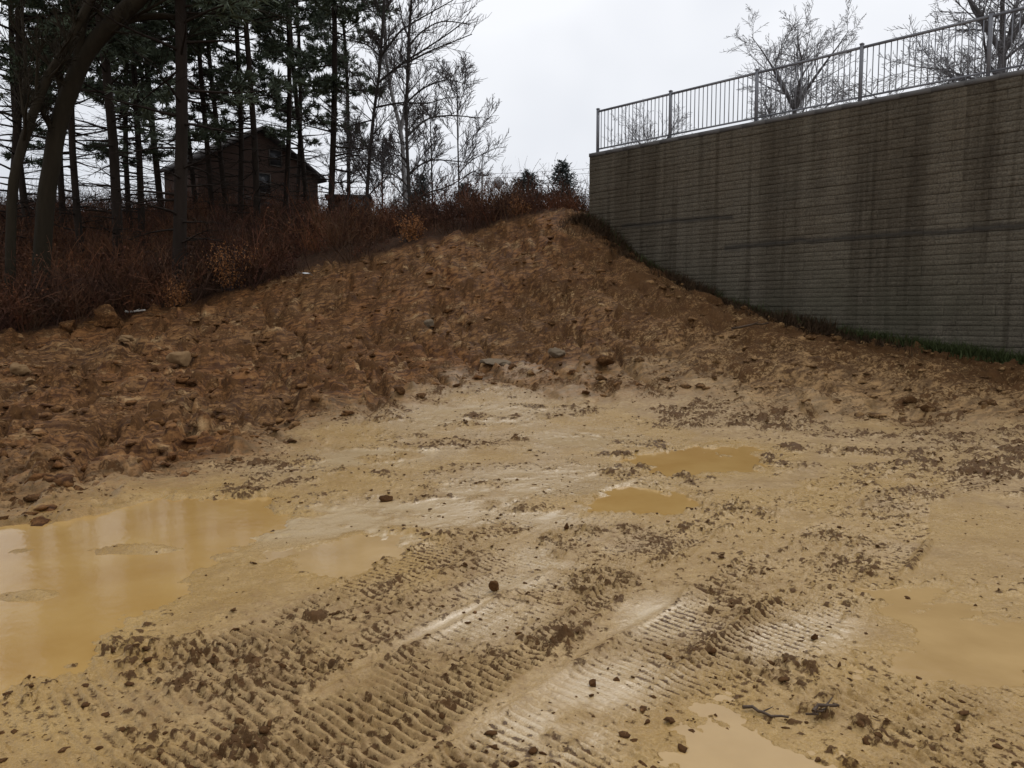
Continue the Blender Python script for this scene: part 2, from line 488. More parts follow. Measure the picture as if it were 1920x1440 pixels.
# ------------------------------------------------------------------ mesh helpers
class Geo:
    def __init__(s):
        s.v, s.q, s.t, s.n = [], [], [], 0
        s.c = []

    def add(s, v, q=None, t=None, col=None):
        v = np.asarray(v, float).reshape(-1, 3)
        if q is not None and len(q):
            s.q.append(np.asarray(q, int).reshape(-1, 4) + s.n)
        if t is not None and len(t):
            s.t.append(np.asarray(t, int).reshape(-1, 3) + s.n)
        s.v.append(v)
        if col is not None:
            s.c.append(np.tile(np.asarray(col, float), (len(v), 1)))
        s.n += len(v)

    def tube(s, pts, rad, sides=6, cap=False):
        pts = np.asarray(pts, float)
        m = len(pts)
        tan = np.gradient(pts, axis=0)
        tan /= np.linalg.norm(tan, axis=1)[:, None] + 1e-9
        ref = np.array([0.0, 0, 1]) if abs(tan[0][2]) < 0.8 else np.array([1.0, 0, 0])
        a = np.cross(tan, ref)
        a /= np.linalg.norm(a, axis=1)[:, None] + 1e-9
        b = np.cross(tan, a)
        th = np.arange(sides) * 2 * math.pi / sides
        rad = np.broadcast_to(np.asarray(rad, float), (m,))
        ring = pts[:, None] + rad[:, None, None] * (np.cos(th)[None, :, None] * a[:, None] + np.sin(th)[None, :, None] * b[:, None])
        i = np.arange(m - 1)[:, None] * sides
        j = np.arange(sides)[None, :]
        k = (j + 1) % sides
        q = np.stack([i + j, i + k, i + sides + k, i + sides + j], -1).reshape(-1, 4)
        s.add(ring.reshape(-1, 3), q)
        if cap:
            for o in (0, (m - 1) * sides):
                c = s.n
                s.add([pts[0 if o == 0 else -1]], None, None)
                base = c - m * sides if o == 0 else c - 1 - m * sides
                tri = [[(base + o + x), (base + o + (x + 1) % sides), c] for x in range(sides)]
                s.t.append(np.array(tri))

    def later(s, pts, r0, r1):
        """thin three-sided tube, built in one go with the others"""
        if not hasattr(s, 'pend'):
            s.pend = {}
        s.pend.setdefault(len(pts), []).append((pts, r0, r1))

    def flush(s):
        for m, lst in getattr(s, 'pend', {}).items():
            P = np.array([a[0] for a in lst])
            k = np.linspace(0, 1, m)[None]
            rad = np.array([a[1] for a in lst])[:, None] * (1 - k) + np.array([a[2] for a in lst])[:, None] * k
            tan = np.gradient(P, axis=1)
            ref = np.where(np.abs(tan[:, :1, 2:]) < 0.8 * np.linalg.norm(tan[:, :1], axis=2, keepdims=True), [[[0.0, 0, 1]]], [[[1.0, 0, 0]]])
            a = np.cross(tan, ref)
            a /= np.linalg.norm(a, axis=2, keepdims=True) + 1e-9
            b = np.cross(tan, a)
            b /= np.linalg.norm(b, axis=2, keepdims=True) + 1e-9
            th = np.arange(3) * 2 * math.pi / 3
            V = P[:, :, None] + rad[:, :, None, None] * (np.cos(th)[:, None] * a[:, :, None] + np.sin(th)[:, None] * b[:, :, None])
            i = np.arange(m - 1)[:, None] * 3
            j = np.arange(3)[None]
            q = np.stack([i + j, i + (j + 1) % 3, i + 3 + (j + 1) % 3, i + 3 + j], -1).reshape(-1, 4)
            q = (q[None] + (np.arange(len(lst)) * m * 3)[:, None, None]).reshape(-1, 4)
            s.add(V.reshape(-1, 3), q)
        s.pend = {}

    def ribbon(s, pts, wid, side):
        pts = np.asarray(pts, float)
        m = len(pts)
        wid = np.broadcast_to(np.asarray(wid, float), (m,))
        v = np.concatenate([pts - side * wid[:, None], pts + side * wid[:, None]])
        i = np.arange(m - 1)
        s.add(v, np.stack([i, i + 1, i + 1 + m, i + m], -1))

    def box(s, lo, hi, M=None):
        x0, y0, z0 = lo
        x1, y1, z1 = hi
        v = np.array([[x0, y0, z0], [x1, y0, z0], [x1, y1, z0], [x0, y1, z0], [x0, y0, z1], [x1, y0, z1], [x1, y1, z1], [x0, y1, z1]], float)
        if M is not None:
            v = np.array([tuple(M @ Vector(p)) for p in v])
        s.add(v, [[0, 3, 2, 1], [4, 5, 6, 7], [0, 1, 5, 4], [1, 2, 6, 5], [2, 3, 7, 6], [3, 0, 4, 7]])

    def arrays(s):
        s.flush()
        v = np.concatenate(s.v) if s.v else np.zeros((0, 3))
        q = np.concatenate(s.q) if s.q else np.zeros((0, 4), int)
        t = np.concatenate(s.t) if s.t else np.zeros((0, 3), int)
        return v, q, t

    def mesh(s, name, mat, smooth=False):
        v, q, t = s.arrays()
        me = bpy.data.meshes.new(name)
        me.vertices.add(len(v))
        me.vertices.foreach_set('co', v.astype(np.float32).ravel())
        nl = q.size + t.size
        me.loops.add(nl)
        me.loops.foreach_set('vertex_index', np.concatenate([q.ravel(), t.ravel()]).astype(np.int32))
        me.polygons.add(len(q) + len(t))
        st = np.concatenate([np.arange(len(q)) * 4, q.size + np.arange(len(t)) * 3])
        me.polygons.foreach_set('loop_start', st.astype(np.int32))
        if smooth:
            me.polygons.foreach_set('use_smooth', np.ones(len(q) + len(t), bool))
        me.update(calc_edges=True)
        if s.c:
            c = np.concatenate(s.c)
            if c.shape[1] == 3:
                c = np.concatenate([c, np.ones((len(c), 1))], 1)
            ca = me.color_attributes.new('zone', 'FLOAT_COLOR', 'POINT')
            ca.data.foreach_set('color', c.astype(np.float32).ravel())
        if mat:
            me.materials.append(mat)
        return me


def link(name, me, parent=None):
    o = bpy.data.objects.new(name, me)
    COL.objects.link(o)
    if parent:
        o.parent = parent
    return o


def tag(o, label, cat, group=None, kind=None):
    o['label'] = label
    o['category'] = cat
    if group:
        o['group'] = group
    if kind:
        o['kind'] = kind
    return o


def empty(name, loc, label, cat, group=None, rz=0.0):
    o = bpy.data.objects.new(name, None)
    o.empty_display_size = 0.3
    COL.objects.link(o)
    o.location = tuple(float(a) for a in loc)
    o.rotation_euler = (0, 0, rz)
    return tag(o, label, cat, group)


# ------------------------------------------------------------------ materials
class Mat:
    def __init__(s, name, rough=0.7, spec=0.4):
        s.m = bpy.data.materials.new(name)
        s.m.use_nodes = True
        s.nt = s.m.node_tree
        s.b = s.nt.nodes['Principled BSDF']
        s.b.inputs['Roughness'].default_value = rough
        s.b.inputs['Specular IOR Level'].default_value = spec
        s.tc = s.nt.nodes.new('ShaderNodeTexCoord')

    def lk(s, a, b):
        s.nt.links.new(a, b)

    def noise(s, scale, detail=4, rough=0.55, vec=None, stretch=None):
        n = s.nt.nodes.new('ShaderNodeTexNoise')
        n.inputs['Scale'].default_value = scale
        n.inputs['Detail'].default_value = detail
        n.inputs['Roughness'].default_value = rough
        v = vec or s.tc.outputs['Object']
        if stretch:
            mp = s.nt.nodes.new('ShaderNodeMapping')
            mp.inputs['Scale'].default_value = stretch
            s.lk(v, mp.inputs['Vector'])
            v = mp.outputs['Vector']
        s.lk(v, n.inputs['Vector'])
        return n.outputs['Fac']

    def ramp(s, fac, p0, p1, c0=(0, 0, 0), c1=(1, 1, 1)):
        r = s.nt.nodes.new('ShaderNodeValToRGB')
        r.color_ramp.elements[0].position = p0
        r.color_ramp.elements[1].position = p1
        r.color_ramp.elements[0].color = (*c0, 1)
        r.color_ramp.elements[1].color = (*c1, 1)
        s.lk(fac, r.inputs['Fac'])
        return r.outputs['Color']

    def mix(s, fac, a, b, mode='MIX'):
        n = s.nt.nodes.new('ShaderNodeMix')
        n.data_type = 'RGBA'
        n.blend_type = mode
        for val, i in ((fac, 0), (a, 6), (b, 7)):
            if isinstance(val, (int, float)):
                n.inputs[i].default_value = val
            elif isinstance(val, tuple):
                n.inputs[i].default_value = (*val, 1)
            else:
                s.lk(val, n.inputs[i])
        return n.outputs[2]

    def math(s, op, a, b=0.0):
        n = s.nt.nodes.new('ShaderNodeMath')
        n.operation = op
        for val, i in ((a, 0), (b, 1)):
            if isinstance(val, (int, float)):
                n.inputs[i].default_value = val
            else:
                s.lk(val, n.inputs[i])
        return n.outputs[0]

    def color(s, c):
        if isinstance(c, tuple):
            s.b.inputs['Base Color'].default_value = (*c, 1)
        else:
            s.lk(c, s.b.inputs['Base Color'])

    def rough(s, c):
        s.lk(c, s.b.inputs['Roughness'])

    def bump(s, hgt, strength=0.4, dist=0.01):
        n = s.nt.nodes.new('ShaderNodeBump')
        n.inputs['Strength'].default_value = strength
        n.inputs['Distance'].default_value = dist
        s.lk(hgt, n.inputs['Height'])
        s.lk(n.outputs['Normal'], s.b.inputs['Normal'])

    def attr(s, name):
        n = s.nt.nodes.new('ShaderNodeAttribute')
        n.attribute_name = name
        return n

    def pos(s):
        g = s.nt.nodes.new('ShaderNodeNewGeometry')
        return g.outputs['Position']

    def rand(s):
        o = s.nt.nodes.new('ShaderNodeObjectInfo')
        return o.outputs['Random']


def plain(name, c0, c1, scale=6.0, rough=0.75, spec=0.35, bump=0.0, bscale=40.0, stretch=None):
    m = Mat(name, rough, spec)
    m.color(m.mix(m.noise(scale, 5, 0.6, stretch=stretch), c0, c1))
    if bump:
        m.bump(m.noise(bscale, 4, stretch=stretch), bump, 0.01)
    return m.m


def soil_mat():
    m = Mat('wet_soil')
    P = m.pos()
    z = m.attr('zone')
    sx = m.nt.nodes.new('ShaderNodeSeparateColor')
    m.lk(z.outputs['Color'], sx.inputs[0])
    rg, dk, wt = sx.outputs[0], sx.outputs[1], sx.outputs[2]
    lt = z.outputs['Alpha']
    n0 = m.noise(0.45, 3, vec=P)
    n1 = m.noise(2.2, 5, 0.6, vec=P)
    n2 = m.noise(14, 5, 0.65, vec=P)
    n3 = m.noise(75, 4, 0.6, vec=P)
    pale = m.mix(m.ramp(n1, 0.35, 0.68), (0.32, 0.207, 0.086), (0.465, 0.315, 0.145))
    pale = m.mix(m.ramp(n2, 0.42, 0.75), pale, (0.23, 0.132, 0.052))
    ochre = m.mix(m.ramp(n1, 0.3, 0.7), (0.38, 0.228, 0.062), (0.45, 0.288, 0.092))
    col = m.mix(m.math('MULTIPLY', wt, 0.7), pale, ochre)
    rough = m.mix(m.ramp(n2, 0.3, 0.72), (0.085, 0.041, 0.015), (0.285, 0.160, 0.066))
    red = m.mix(n2, (0.100, 0.041, 0.013), (0.245, 0.115, 0.040))
    rough = m.mix(m.ramp(n0, 0.34, 0.6), rough, red)
    rough = m.mix(m.ramp(n1, 0.55, 0.75), rough, (0.42, 0.285, 0.145))
    sxyz = m.nt.nodes.new('ShaderNodeSeparateXYZ')
    m.lk(P, sxyz.inputs[0])
    tanf = m.math('MULTIPLY', m.ramp(m.math('ADD', m.math('MULTIPLY', sxyz.outputs[0], 0.09), m.math('MULTIPLY', n1, 0.8)), 0.45, 0.78), 0.6)
    rough = m.mix(tanf, rough, m.mix(n2, (0.22, 0.135, 0.06), (0.42, 0.275, 0.13)))
    mpr = m.nt.nodes.new('ShaderNodeMapping')
    mpr.inputs['Rotation'].default_value = (0, 0, -math.atan2(0.5, 0.86))
    m.lk(P, mpr.inputs['Vector'])
    n5 = m.noise(3.0, 5, 0.7, vec=mpr.outputs['Vector'], stretch=(0.7, 3.2, 3.0))
    rough = m.mix(m.ramp(n5, 0.42, 0.58), m.mix(1.0, rough, (0.36, 0.30, 0.26), 'MULTIPLY'), m.mix(1.0, rough, (1.25, 1.25, 1.22), 'MULTIPLY'))
    fm = m.attr('film').outputs['Fac']
    col = m.mix(fm, col, (0.52, 0.385, 0.215))  # sky sheen on the wet film is put into the colour as a paler tone
    cr1 = m.noise(24, 5, 0.7, vec=P)
    cr2 = m.noise(2.2, 3, 0.6, vec=P)
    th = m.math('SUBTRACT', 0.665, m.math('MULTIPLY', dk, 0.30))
    th = m.math('SUBTRACT', th, m.math('MULTIPLY', m.ramp(cr2, 0.40, 0.64), 0.085))
    th = m.math('ADD', th, m.math('MULTIPLY', fm, 0.10))
    th = m.math('ADD', th, m.math('MULTIPLY', wt, 0.03))
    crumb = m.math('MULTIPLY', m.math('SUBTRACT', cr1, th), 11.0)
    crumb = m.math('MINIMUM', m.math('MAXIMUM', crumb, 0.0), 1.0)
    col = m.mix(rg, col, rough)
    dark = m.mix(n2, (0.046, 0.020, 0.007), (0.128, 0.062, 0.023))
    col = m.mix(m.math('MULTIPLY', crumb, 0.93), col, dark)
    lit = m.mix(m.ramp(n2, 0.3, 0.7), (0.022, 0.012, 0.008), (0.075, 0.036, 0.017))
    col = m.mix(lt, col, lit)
    col = m.mix(m.ramp(n3, 0.35, 0.75), col, m.mix(1.0, col, (0.72, 0.70, 0.68), 'MULTIPLY'))
    m.color(col)
    r = m.math('MULTIPLY_ADD', m.ramp(n2, 0.3, 0.7), 0.22)
    r.node.inputs[2].default_value = 0.32
    r = m.math('ADD', r, m.math('MULTIPLY', rg, 0.3))
    r = m.math('ADD', r, m.math('MULTIPLY', lt, 0.3))
    r = m.math('ADD', r, m.math('MULTIPLY', crumb, 0.3))
    r = m.math('SUBTRACT', r, m.math('MULTIPLY', wt, 0.16))
    r = m.math('MAXIMUM', m.math('SUBTRACT', r, m.math('MULTIPLY', fm, 0.46)), 0.09)
    m.lk(m.math('SUBTRACT', m.math('ADD', 0.28, m.math('MULTIPLY', fm, 0.65)), m.math('MULTIPLY', m.math('MAXIMUM', crumb, rg), 0.16)), m.b.inputs['Specular IOR Level'])
    m.rough(r)
    m.b.inputs['Specular IOR Level'].default_value = 0.32
    hb = m.math('ADD', m.math('ADD', m.math('MULTIPLY', n2, 1.0), m.math('MULTIPLY', n3, 0.45)), m.math('MULTIPLY', crumb, 0.8))
    hb = m.math('MULTIPLY', hb, m.math('SUBTRACT', 1.0, m.math('MULTIPLY', fm, 0.9)))
    m.bump(hb, 0.55, 0.03)
    return m.m


def water_mat(name, c0, c1):
    m = Mat(name, 0.10, 0.45)
    P = m.pos()
    n1 = m.noise(1.6, 4, 0.6, vec=P)
    c = m.mix(m.ramp(n1, 0.3, 0.7), c0, c1)
    m.color(c)
    m.bump(m.noise(14, 3, vec=P), 0.12, 0.01)
    m.b.inputs['IOR'].default_value = 1.33
    return m.m


def block_mat():
    m = Mat('wall_block', 0.82, 0.25)
    P = m.pos()
    rot = m.nt.nodes.new('ShaderNodeMapping')
    ang = math.atan2(WD[1], WD[0])
    rot.vector_type = 'TEXTURE'
    rot.inputs['Location'].default_value = (WA[0], WA[1], 0)
    rot.inputs['Rotation'].default_value = (0, 0, ang)
    m.lk(P, rot.inputs['Vector'])
    v = rot.outputs['Vector']
    n1 = m.noise(30, 5, 0.7, vec=v)
    n2 = m.noise(1.0, 4, 0.6, vec=v, stretch=(1.5, 1, 0.10))
    n4 = m.noise(1.0, 2, 0.5, vec=v, stretch=(4.5, 1, 0.16))
    n3 = m.noise(0.5, 3, 0.6, vec=v)
    base = m.mix(m.rand(), (0.116, 0.101, 0.077), (0.142, 0.125, 0.096))
    base = m.mix(m.ramp(n3, 0.4, 0.65), base, m.mix(1.0, base, (1.0, 0.965, 0.93), 'MULTIPLY'))
    base = m.mix(m.ramp(n1, 0.36, 0.64), m.mix(1.0, base, (0.55, 0.52, 0.49), 'MULTIPLY'), m.mix(1.0, base, (1.22, 1.2, 1.15), 'MULTIPLY'))
    streak = m.mix(m.ramp(n2, 0.42, 0.62), (1, 1, 1), (0.66, 0.64, 0.61))
    base = m.mix(1.0, base, streak, 'MULTIPLY')
    streak2 = m.mix(m.ramp(n4, 0.54, 0.64), (1, 1, 1), (0.70, 0.68, 0.65))
    base = m.mix(1.0, base, streak2, 'MULTIPLY')
    # damp line along a seam of the wall, and algae low down
    sp_ = m.nt.nodes.new('ShaderNodeSeparateXYZ')
    m.lk(v, sp_.inputs[0])
    wob = m.math('MULTIPLY', m.noise(1.2, 2, vec=v), 0.25)
    for zz, s0, s1 in ((3.28, 4.4, 30.0), (4.02, 1.2, 4.6)):
        d = m.math('ABSOLUTE', m.math('SUBTRACT', m.math('ADD', sp_.outputs[2], wob), zz + 0.12))
        k = m.math('SUBTRACT', 1.0, m.math('DIVIDE', d, 0.10))
        k = m.math('MAXIMUM', k, 0.0)
        inx = m.math('MULTIPLY', m.math('GREATER_THAN', sp_.outputs[0], s0), m.math('LESS_THAN', sp_.outputs[0], s1))
        k = m.math('MULTIPLY', m.math('MULTIPLY', k, inx), 0.85)
        base = m.mix(k, base, (0.035, 0.031, 0.026))
    alg = m.math('MULTIPLY', m.ramp(n3, 0.35, 0.6), m.math('MAXIMUM', m.math('SUBTRACT', 1.0, m.math('DIVIDE', sp_.outputs[2], 3.4)), 0.0))
    base = m.mix(m.math('MULTIPLY', alg, 0.9), base, (0.070, 0.072, 0.048))
    m.color(base)
    m.bump(n1, 1.0, 0.02)
    return m.m


M_SOIL = soil_mat()
M_WATER = water_mat('murky_water', (0.35, 0.204, 0.062), (0.42, 0.266, 0.094))
M_WATER2 = water_mat('silty_water', (0.35, 0.226, 0.095), (0.45, 0.302, 0.136))
M_BLOCK = block_mat()
M_CAP = plain('cap_block', (0.10, 0.096, 0.095), (0.145, 0.138, 0.13), 9, 0.8, 0.3, 0.5, 40)
M_STEEL = plain('fence_paint', (0.15, 0.155, 0.175), (0.20, 0.205, 0.225), 12, 0.45, 0.45)
M_BARK = plain('pine_bark', (0.014, 0.010, 0.008), (0.036, 0.027, 0.021), 3, 0.9, 0.1, 0.8, 12, (3, 3, 0.6))
M_BARK2 = plain('grey_bark', (0.025, 0.022, 0.021), (0.065, 0.058, 0.053), 3, 0.9, 0.1, 0.7, 12, (3, 3, 0.6))
M_BARK3 = plain('dark_mossy_bark', (0.015, 0.012, 0.008), (0.042, 0.033, 0.021), 3, 0.9, 0.1, 0.8, 9, (3, 3, 0.5))
M_FARBARK = plain('hazed_bark', (0.09, 0.085, 0.085), (0.15, 0.14, 0.14), 3, 0.9, 0.1)  # haze over the distant trees is put into this lighter bark colour
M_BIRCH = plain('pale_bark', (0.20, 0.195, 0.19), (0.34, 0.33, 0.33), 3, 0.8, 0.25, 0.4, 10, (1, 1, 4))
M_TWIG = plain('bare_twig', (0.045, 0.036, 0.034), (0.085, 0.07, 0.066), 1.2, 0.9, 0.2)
M_TWIG2 = plain('hazed_twig', (0.14, 0.135, 0.14), (0.20, 0.19, 0.19), 1.0, 0.9, 0.2)  # lighter than the near twigs: the hazy look is painted into the colour
M_SPRUCE = plain('spruce_needles', (0.035, 0.048, 0.045), (0.065, 0.082, 0.076), 2.5, 0.8, 0.25)


def needle_mat():
    m = Mat('pine_needles', 0.7, 0.3)
    m.color(m.mix(m.ramp(m.noise(0.7, 3), 0.35, 0.65), (0.044, 0.060, 0.038), (0.092, 0.116, 0.070)))
    return m.m


M_NEEDLE = needle_mat()


def brush_mat(name, a, b):
    m = Mat(name, 0.9, 0.15)
    z = m.attr('zone')
    n = m.noise(0.55, 3, vec=m.pos())
    c = m.mix(m.ramp(n, 0.44, 0.70), a, b)
    c = m.mix(1.0, c, z.outputs['Color'], 'MULTIPLY')
    m.color(c)
    return m.m


M_BRUSH = brush_mat('brush', (0.050, 0.027, 0.018), (0.135, 0.061, 0.028))
M_ORANGE = plain('dry_orange_leaf', (0.20, 0.085, 0.032), (0.32, 0.145, 0.055), 5, 0.85, 0.2)
M_GRASS = plain('rank_grass', (0.030, 0.045, 0.012), (0.055, 0.062, 0.020), 4, 0.8, 0.2)
M_WEED = plain('dead_weed', (0.028, 0.016, 0.008), (0.065, 0.038, 0.018), 4, 0.9, 0.2)
M_HOUSE = plain('house_cladding', (0.034, 0.019, 0.014), (0.050, 0.029, 0.020), 0.9, 0.85, 0.2, 0.4, 20, (1, 1, 12))
M_ROOF = plain('house_shingle', (0.028, 0.025, 0.025), (0.048, 0.042, 0.040), 2, 0.9, 0.2, 0.5, 18)
M_TRIM = plain('house_trim', (0.04, 0.033, 0.028), (0.055, 0.047, 0.04), 2, 0.7, 0.3)
M_GLASS = plain('house_glass', (0.02, 0.02, 0.022), (0.03, 0.03, 0.032), 1, 0.3, 0.25)
M_STONE = plain('tan_stone', (0.14, 0.082, 0.038), (0.26, 0.165, 0.082), 14, 0.92, 0.12, 0.7, 30)
M_DSTONE = plain('blue_grey_stone', (0.045, 0.046, 0.048), (0.085, 0.085, 0.085), 7, 0.7, 0.3, 0.7, 30)
M_GREY = plain('grey_stone', (0.11, 0.078, 0.048), (0.20, 0.155, 0.105), 14, 0.92, 0.12, 0.7, 30)
M_DCLOD = plain('dark_clod', (0.045, 0.026, 0.014), (0.095, 0.056, 0.030), 9, 0.8, 0.3, 0.8, 40)
M_BCLOD = plain('brown_clod', (0.12, 0.075, 0.038), (0.20, 0.13, 0.07), 6, 0.8, 0.3, 0.8, 30)
M_STICK = plain('wet_stick', (0.045, 0.027, 0.015), (0.085, 0.052, 0.03), 8, 0.6, 0.35)
M_PSTICK = plain('bleached_stick', (0.40, 0.37, 0.32), (0.55, 0.52, 0.46), 8, 0.7, 0.3)
M_PLASTIC = plain('white_plastic', (0.62, 0.64, 0.64), (0.74, 0.75, 0.75), 3, 0.4, 0.45)
M_POLE = plain('weathered_pole', (0.16, 0.15, 0.145), (0.22, 0.21, 0.2), 3, 0.85, 0.2)
M_SIGN = plain('sign_back', (0.30, 0.30, 0.31), (0.38, 0.38, 0.39), 2, 0.5, 0.5)
M_WIRE = plain('wire', (0.10, 0.10, 0.105), (0.13, 0.13, 0.135), 2, 0.7, 0.3)

# ------------------------------------------------------------------ ground mesh (finer near the viewer)
ang = np.concatenate([np.linspace(-math.pi, R(-44), 34)[:-1], np.linspace(R(-44), R(44), 740), np.linspace(R(44), math.pi, 34)[1:-1]])
rs = [0.25, 0.6, 1.0, 1.4, 1.7, 1.9]
r = 2.05
while r < 27:
    rs.append(r)
    r += r * (0.0015 + 0.00042 * r)
while r < 900:
    rs.append(r)
    r *= 1.035
rs = np.array(rs)
AA, RR = np.meshgrid(ang, rs)
gx, gy = (np.sin(AA) * RR).ravel(), (np.cos(AA) * RR).ravel()
gh, grg, gdk, gwt, glt = ground(gx, gy)
nr, na = AA.shape
ii = np.arange(nr - 1)[:, None] * na
jj = np.arange(na)[None, :]
kk = (jj + 1) % na
quads = np.stack([ii + jj, ii + kk, ii + na + kk, ii + na + jj], -1).reshape(-1, 4)
g = Geo()
g.add(np.stack([gx, gy, gh], -1), quads)
ctr = len(gx)
g.add([[0, 0, 0.0]])
g.t.append(np.array([[(j + 1) % na, j, ctr] for j in range(na)]))
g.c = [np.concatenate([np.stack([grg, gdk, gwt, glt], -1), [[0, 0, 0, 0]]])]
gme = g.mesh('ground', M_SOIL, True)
fa = gme.attributes.new('film', 'FLOAT', 'POINT')
fa.data.foreach_set('value', np.append(film(gx, gy) * (1 - grg) * (1 - gdk), 0).astype(np.float32))
go = link('ground', gme)
go['kind'] = 'structure'
go['label'] = 'churned wet tan mud rising to a soil mound'

for p in PUD:
    lo, hi = p['poly'].min(0) - 0.4, p['poly'].max(0) + 0.4
    st_ = 0.07
    X, Yg = np.meshgrid(np.arange(lo[0], hi[0], st_), np.arange(lo[1], hi[1], st_))
    sd2 = poly_sdf(X.ravel(), Yg.ravel(), p['poly']).reshape(X.shape)
    keep = sd2 < 0.33
    ny, nx = X.shape
    ids = -np.ones(X.shape, int)
    cells = keep[:-1, :-1] & keep[1:, :-1] & keep[:-1, 1:] & keep[1:, 1:]
    used = np.zeros(X.shape, bool)
    used[:-1, :-1] |= cells; used[1:, :-1] |= cells; used[:-1, 1:] |= cells; used[1:, 1:] |= cells
    ids[used] = np.arange(used.sum())
    ctr_ = p['poly'].mean(0)
    v = np.stack([X[used] - ctr_[0], Yg[used] - ctr_[1], np.zeros(used.sum())], -1)
    a_, b_ = np.nonzero(cells)
    gg = Geo()
    gg.add(v, np.stack([ids[a_, b_], ids[a_, b_ + 1], ids[a_ + 1, b_ + 1], ids[a_ + 1, b_]], -1))
    o = link('puddle', gg.mesh('puddle', M_WATER2 if p.get('pale') else M_WATER, True))
    o.location = (*ctr_, p['level'])
    o['kind'] = 'structure'
    o['label'] = p['label']

# ------------------------------------------------------------------ retaining wall
BW, BH, BD = 0.46, 0.204, 0.30
WANG = math.atan2(WD[1], WD[0])
wall = empty('retaining_wall', (WA[0], WA[1], 0), 'tall dark grey-brown segmental block retaining wall under the railing', 'wall', rz=WANG)
# local frame: x along the wall, face towards -y or +y
fs = 1.0 if (Vector((-math.sin(WANG), math.cos(WANG))).dot(Vector(WN)) > 0) else -1.0


def block_geo(wd, ht, rng):
    """split-faced block with a false joint at mid height"""
    gb = Geo()
    xs = np.array([0.0015, 0.02, wd * 0.35, wd * 0.68, wd - 0.02, wd - 0.0015])
    zs = np.array([0.003, 0.016, ht * 0.46, ht * 0.5, ht * 0.54, ht - 0.016, ht - 0.003])
    dp = np.zeros((7, 6))
    for a in range(7):
        for b in range(6):
            rim = a in (0, 6) or b in (0, 5)
            dp[a, b] = (-0.006 if a in (0, 6) else -0.006) if rim else (-0.004 if a == 3 else rng.uniform(-0.004, 0.009))
    X, Z = np.meshgrid(xs, zs)
    Yf = fs * dp
    v = np.stack([X, Yf, Z], -1).reshape(-1, 3)
    q = []
    for a in range(6):
        for b in range(5):
            k = a * 6 + b
            q.append([k, k + 1, k + 7, k + 6])
    gb.add(v, q)
    n0 = gb.n
    yb = -fs * BD
    gb.add([[0.006, yb, 0.004], [wd - .006, yb, 0.004], [wd - .006, yb, ht - .004], [0.006, yb, ht - .004]])
    c = [0, 5, 41, 36]
    gb.q.append(np.array([[c[0], n0, n0 + 1, c[1]], [c[1], n0 + 1, n0 + 2, c[2]], [c[2], n0 + 2, n0 + 3, c[3]], [c[3], n0 + 3, n0, c[0]]]))
    return gb


brng = random.Random(3)
BG = [block_geo(BW, BH, brng) for i in range(8)]
BM = [b.mesh('block', M_BLOCK) for b in BG]
HALF = block_geo(BW / 2, BH, brng)
HALFM = HALF.mesh('block', M_BLOCK)
CAPH = 0.10
rows = int((WZ - CAPH + 0.4) / BH)
cand = []
SEND = 17.0
for rI in range(rows):
    z0 = WZ - CAPH - (rI + 1) * BH
    off = 0.0 if rI % 2 == 0 else BW / 2
    if off:
        cand.append((0.0, z0, -1))
    s = off
    while s < SEND:
        cand.append((s, z0, brng.randrange(8)))
        s += BW
vis = []
rest = []
for s, z0, k in cand:
    P0 = WA + WD * (s + BW / 2) + WN * 0.25
    zg = float(hbase(P0[0], P0[1]))
    if z0 + BH < zg - 0.25:
        continue
    yv = P0[1]
    px = P0[0] / yv * F + 960
    seen = px < 1940 and z0 + BH > zg
    (vis if seen else rest).append((yv if seen else 99, s, z0, k))
vis.sort()
rest += vis[300:]
for _, s, z0, k in vis[:300]:
    o = link('block', HALFM if k < 0 else BM[k], wall)
    o.location = (s, fs * brng.uniform(-0.009, 0.009), z0)
gr = Geo()
for _, s, z0, k in rest:
    v, q, t = (HALF if k < 0 else BG[k]).arrays()
    gr.add(v + np.array([s, fs * brng.uniform(-0.009, 0.009), z0]), q)
o = link('far_blocks', gr.mesh('far_blocks', M_BLOCK), wall)
o['kind'] = 'stuff'
s = 0.0
while s < SEND:
    gc = Geo()
    L = 0.6
    e0, e1 = s + 0.0008, s + L - 0.0008
    a, b = (fs * 0.02, -fs * 0.33)
    gc.box((e0, min(a, b), WZ - CAPH + 0.002), (e1, max(a, b), WZ))
    o = link('cap_block', gc.mesh('cap_block', M_CAP), wall)
    s += L
# body behind the blocks and the return at the corner
gb = Geo()
y0, y1 = sorted((-fs * (BD + 0.004), -fs * (BD + 0.35)))
gb.box((0.02, y0, -0.6), (SEND, y1, WZ - 0.15))
x0, x1 = 0.012, 0.36
ya, yb_ = sorted((-fs * (BD + 0.36), -fs * 16.0))
gb.box((x0, ya, 0.0), (x1, yb_, WZ - 0.05))
o = link('wall_core', gb.mesh('wall_core', M_BLOCK), wall)


def wpt(s, d, z):
    p = WA + WD * s - WN * d
    return np.array([p[0], p[1], z])


# filled terrace behind the wall
gt = Geo()
ns, nd = 40, 40
S = np.linspace(0.37, 60, ns)
D = np.concatenate([[0.66], np.linspace(1.0, 60, nd - 1)])
pts = []
for d in D:
    for s in S:
        p = WA + WD * s - WN * d
        pts.append((p[0], p[1], WZ - 0.03 + (0 if d < 1.5 else 0.012 * (d - 1.5))))
q = [[a * ns + b, a * ns + b + 1, (a + 1) * ns + b + 1, (a + 1) * ns + b] for a in range(nd - 1) for b in range(ns - 1)]
gt.add(np.array(pts), q)
gt.c = [np.tile([1, 0.3, 0, 1.0], (len(pts), 1))]
o = link('upper_ground', gt.mesh('upper_ground', M_SOIL, True))
o['kind'] = 'structure'
o['label'] = 'filled terrace ground behind the retaining wall'

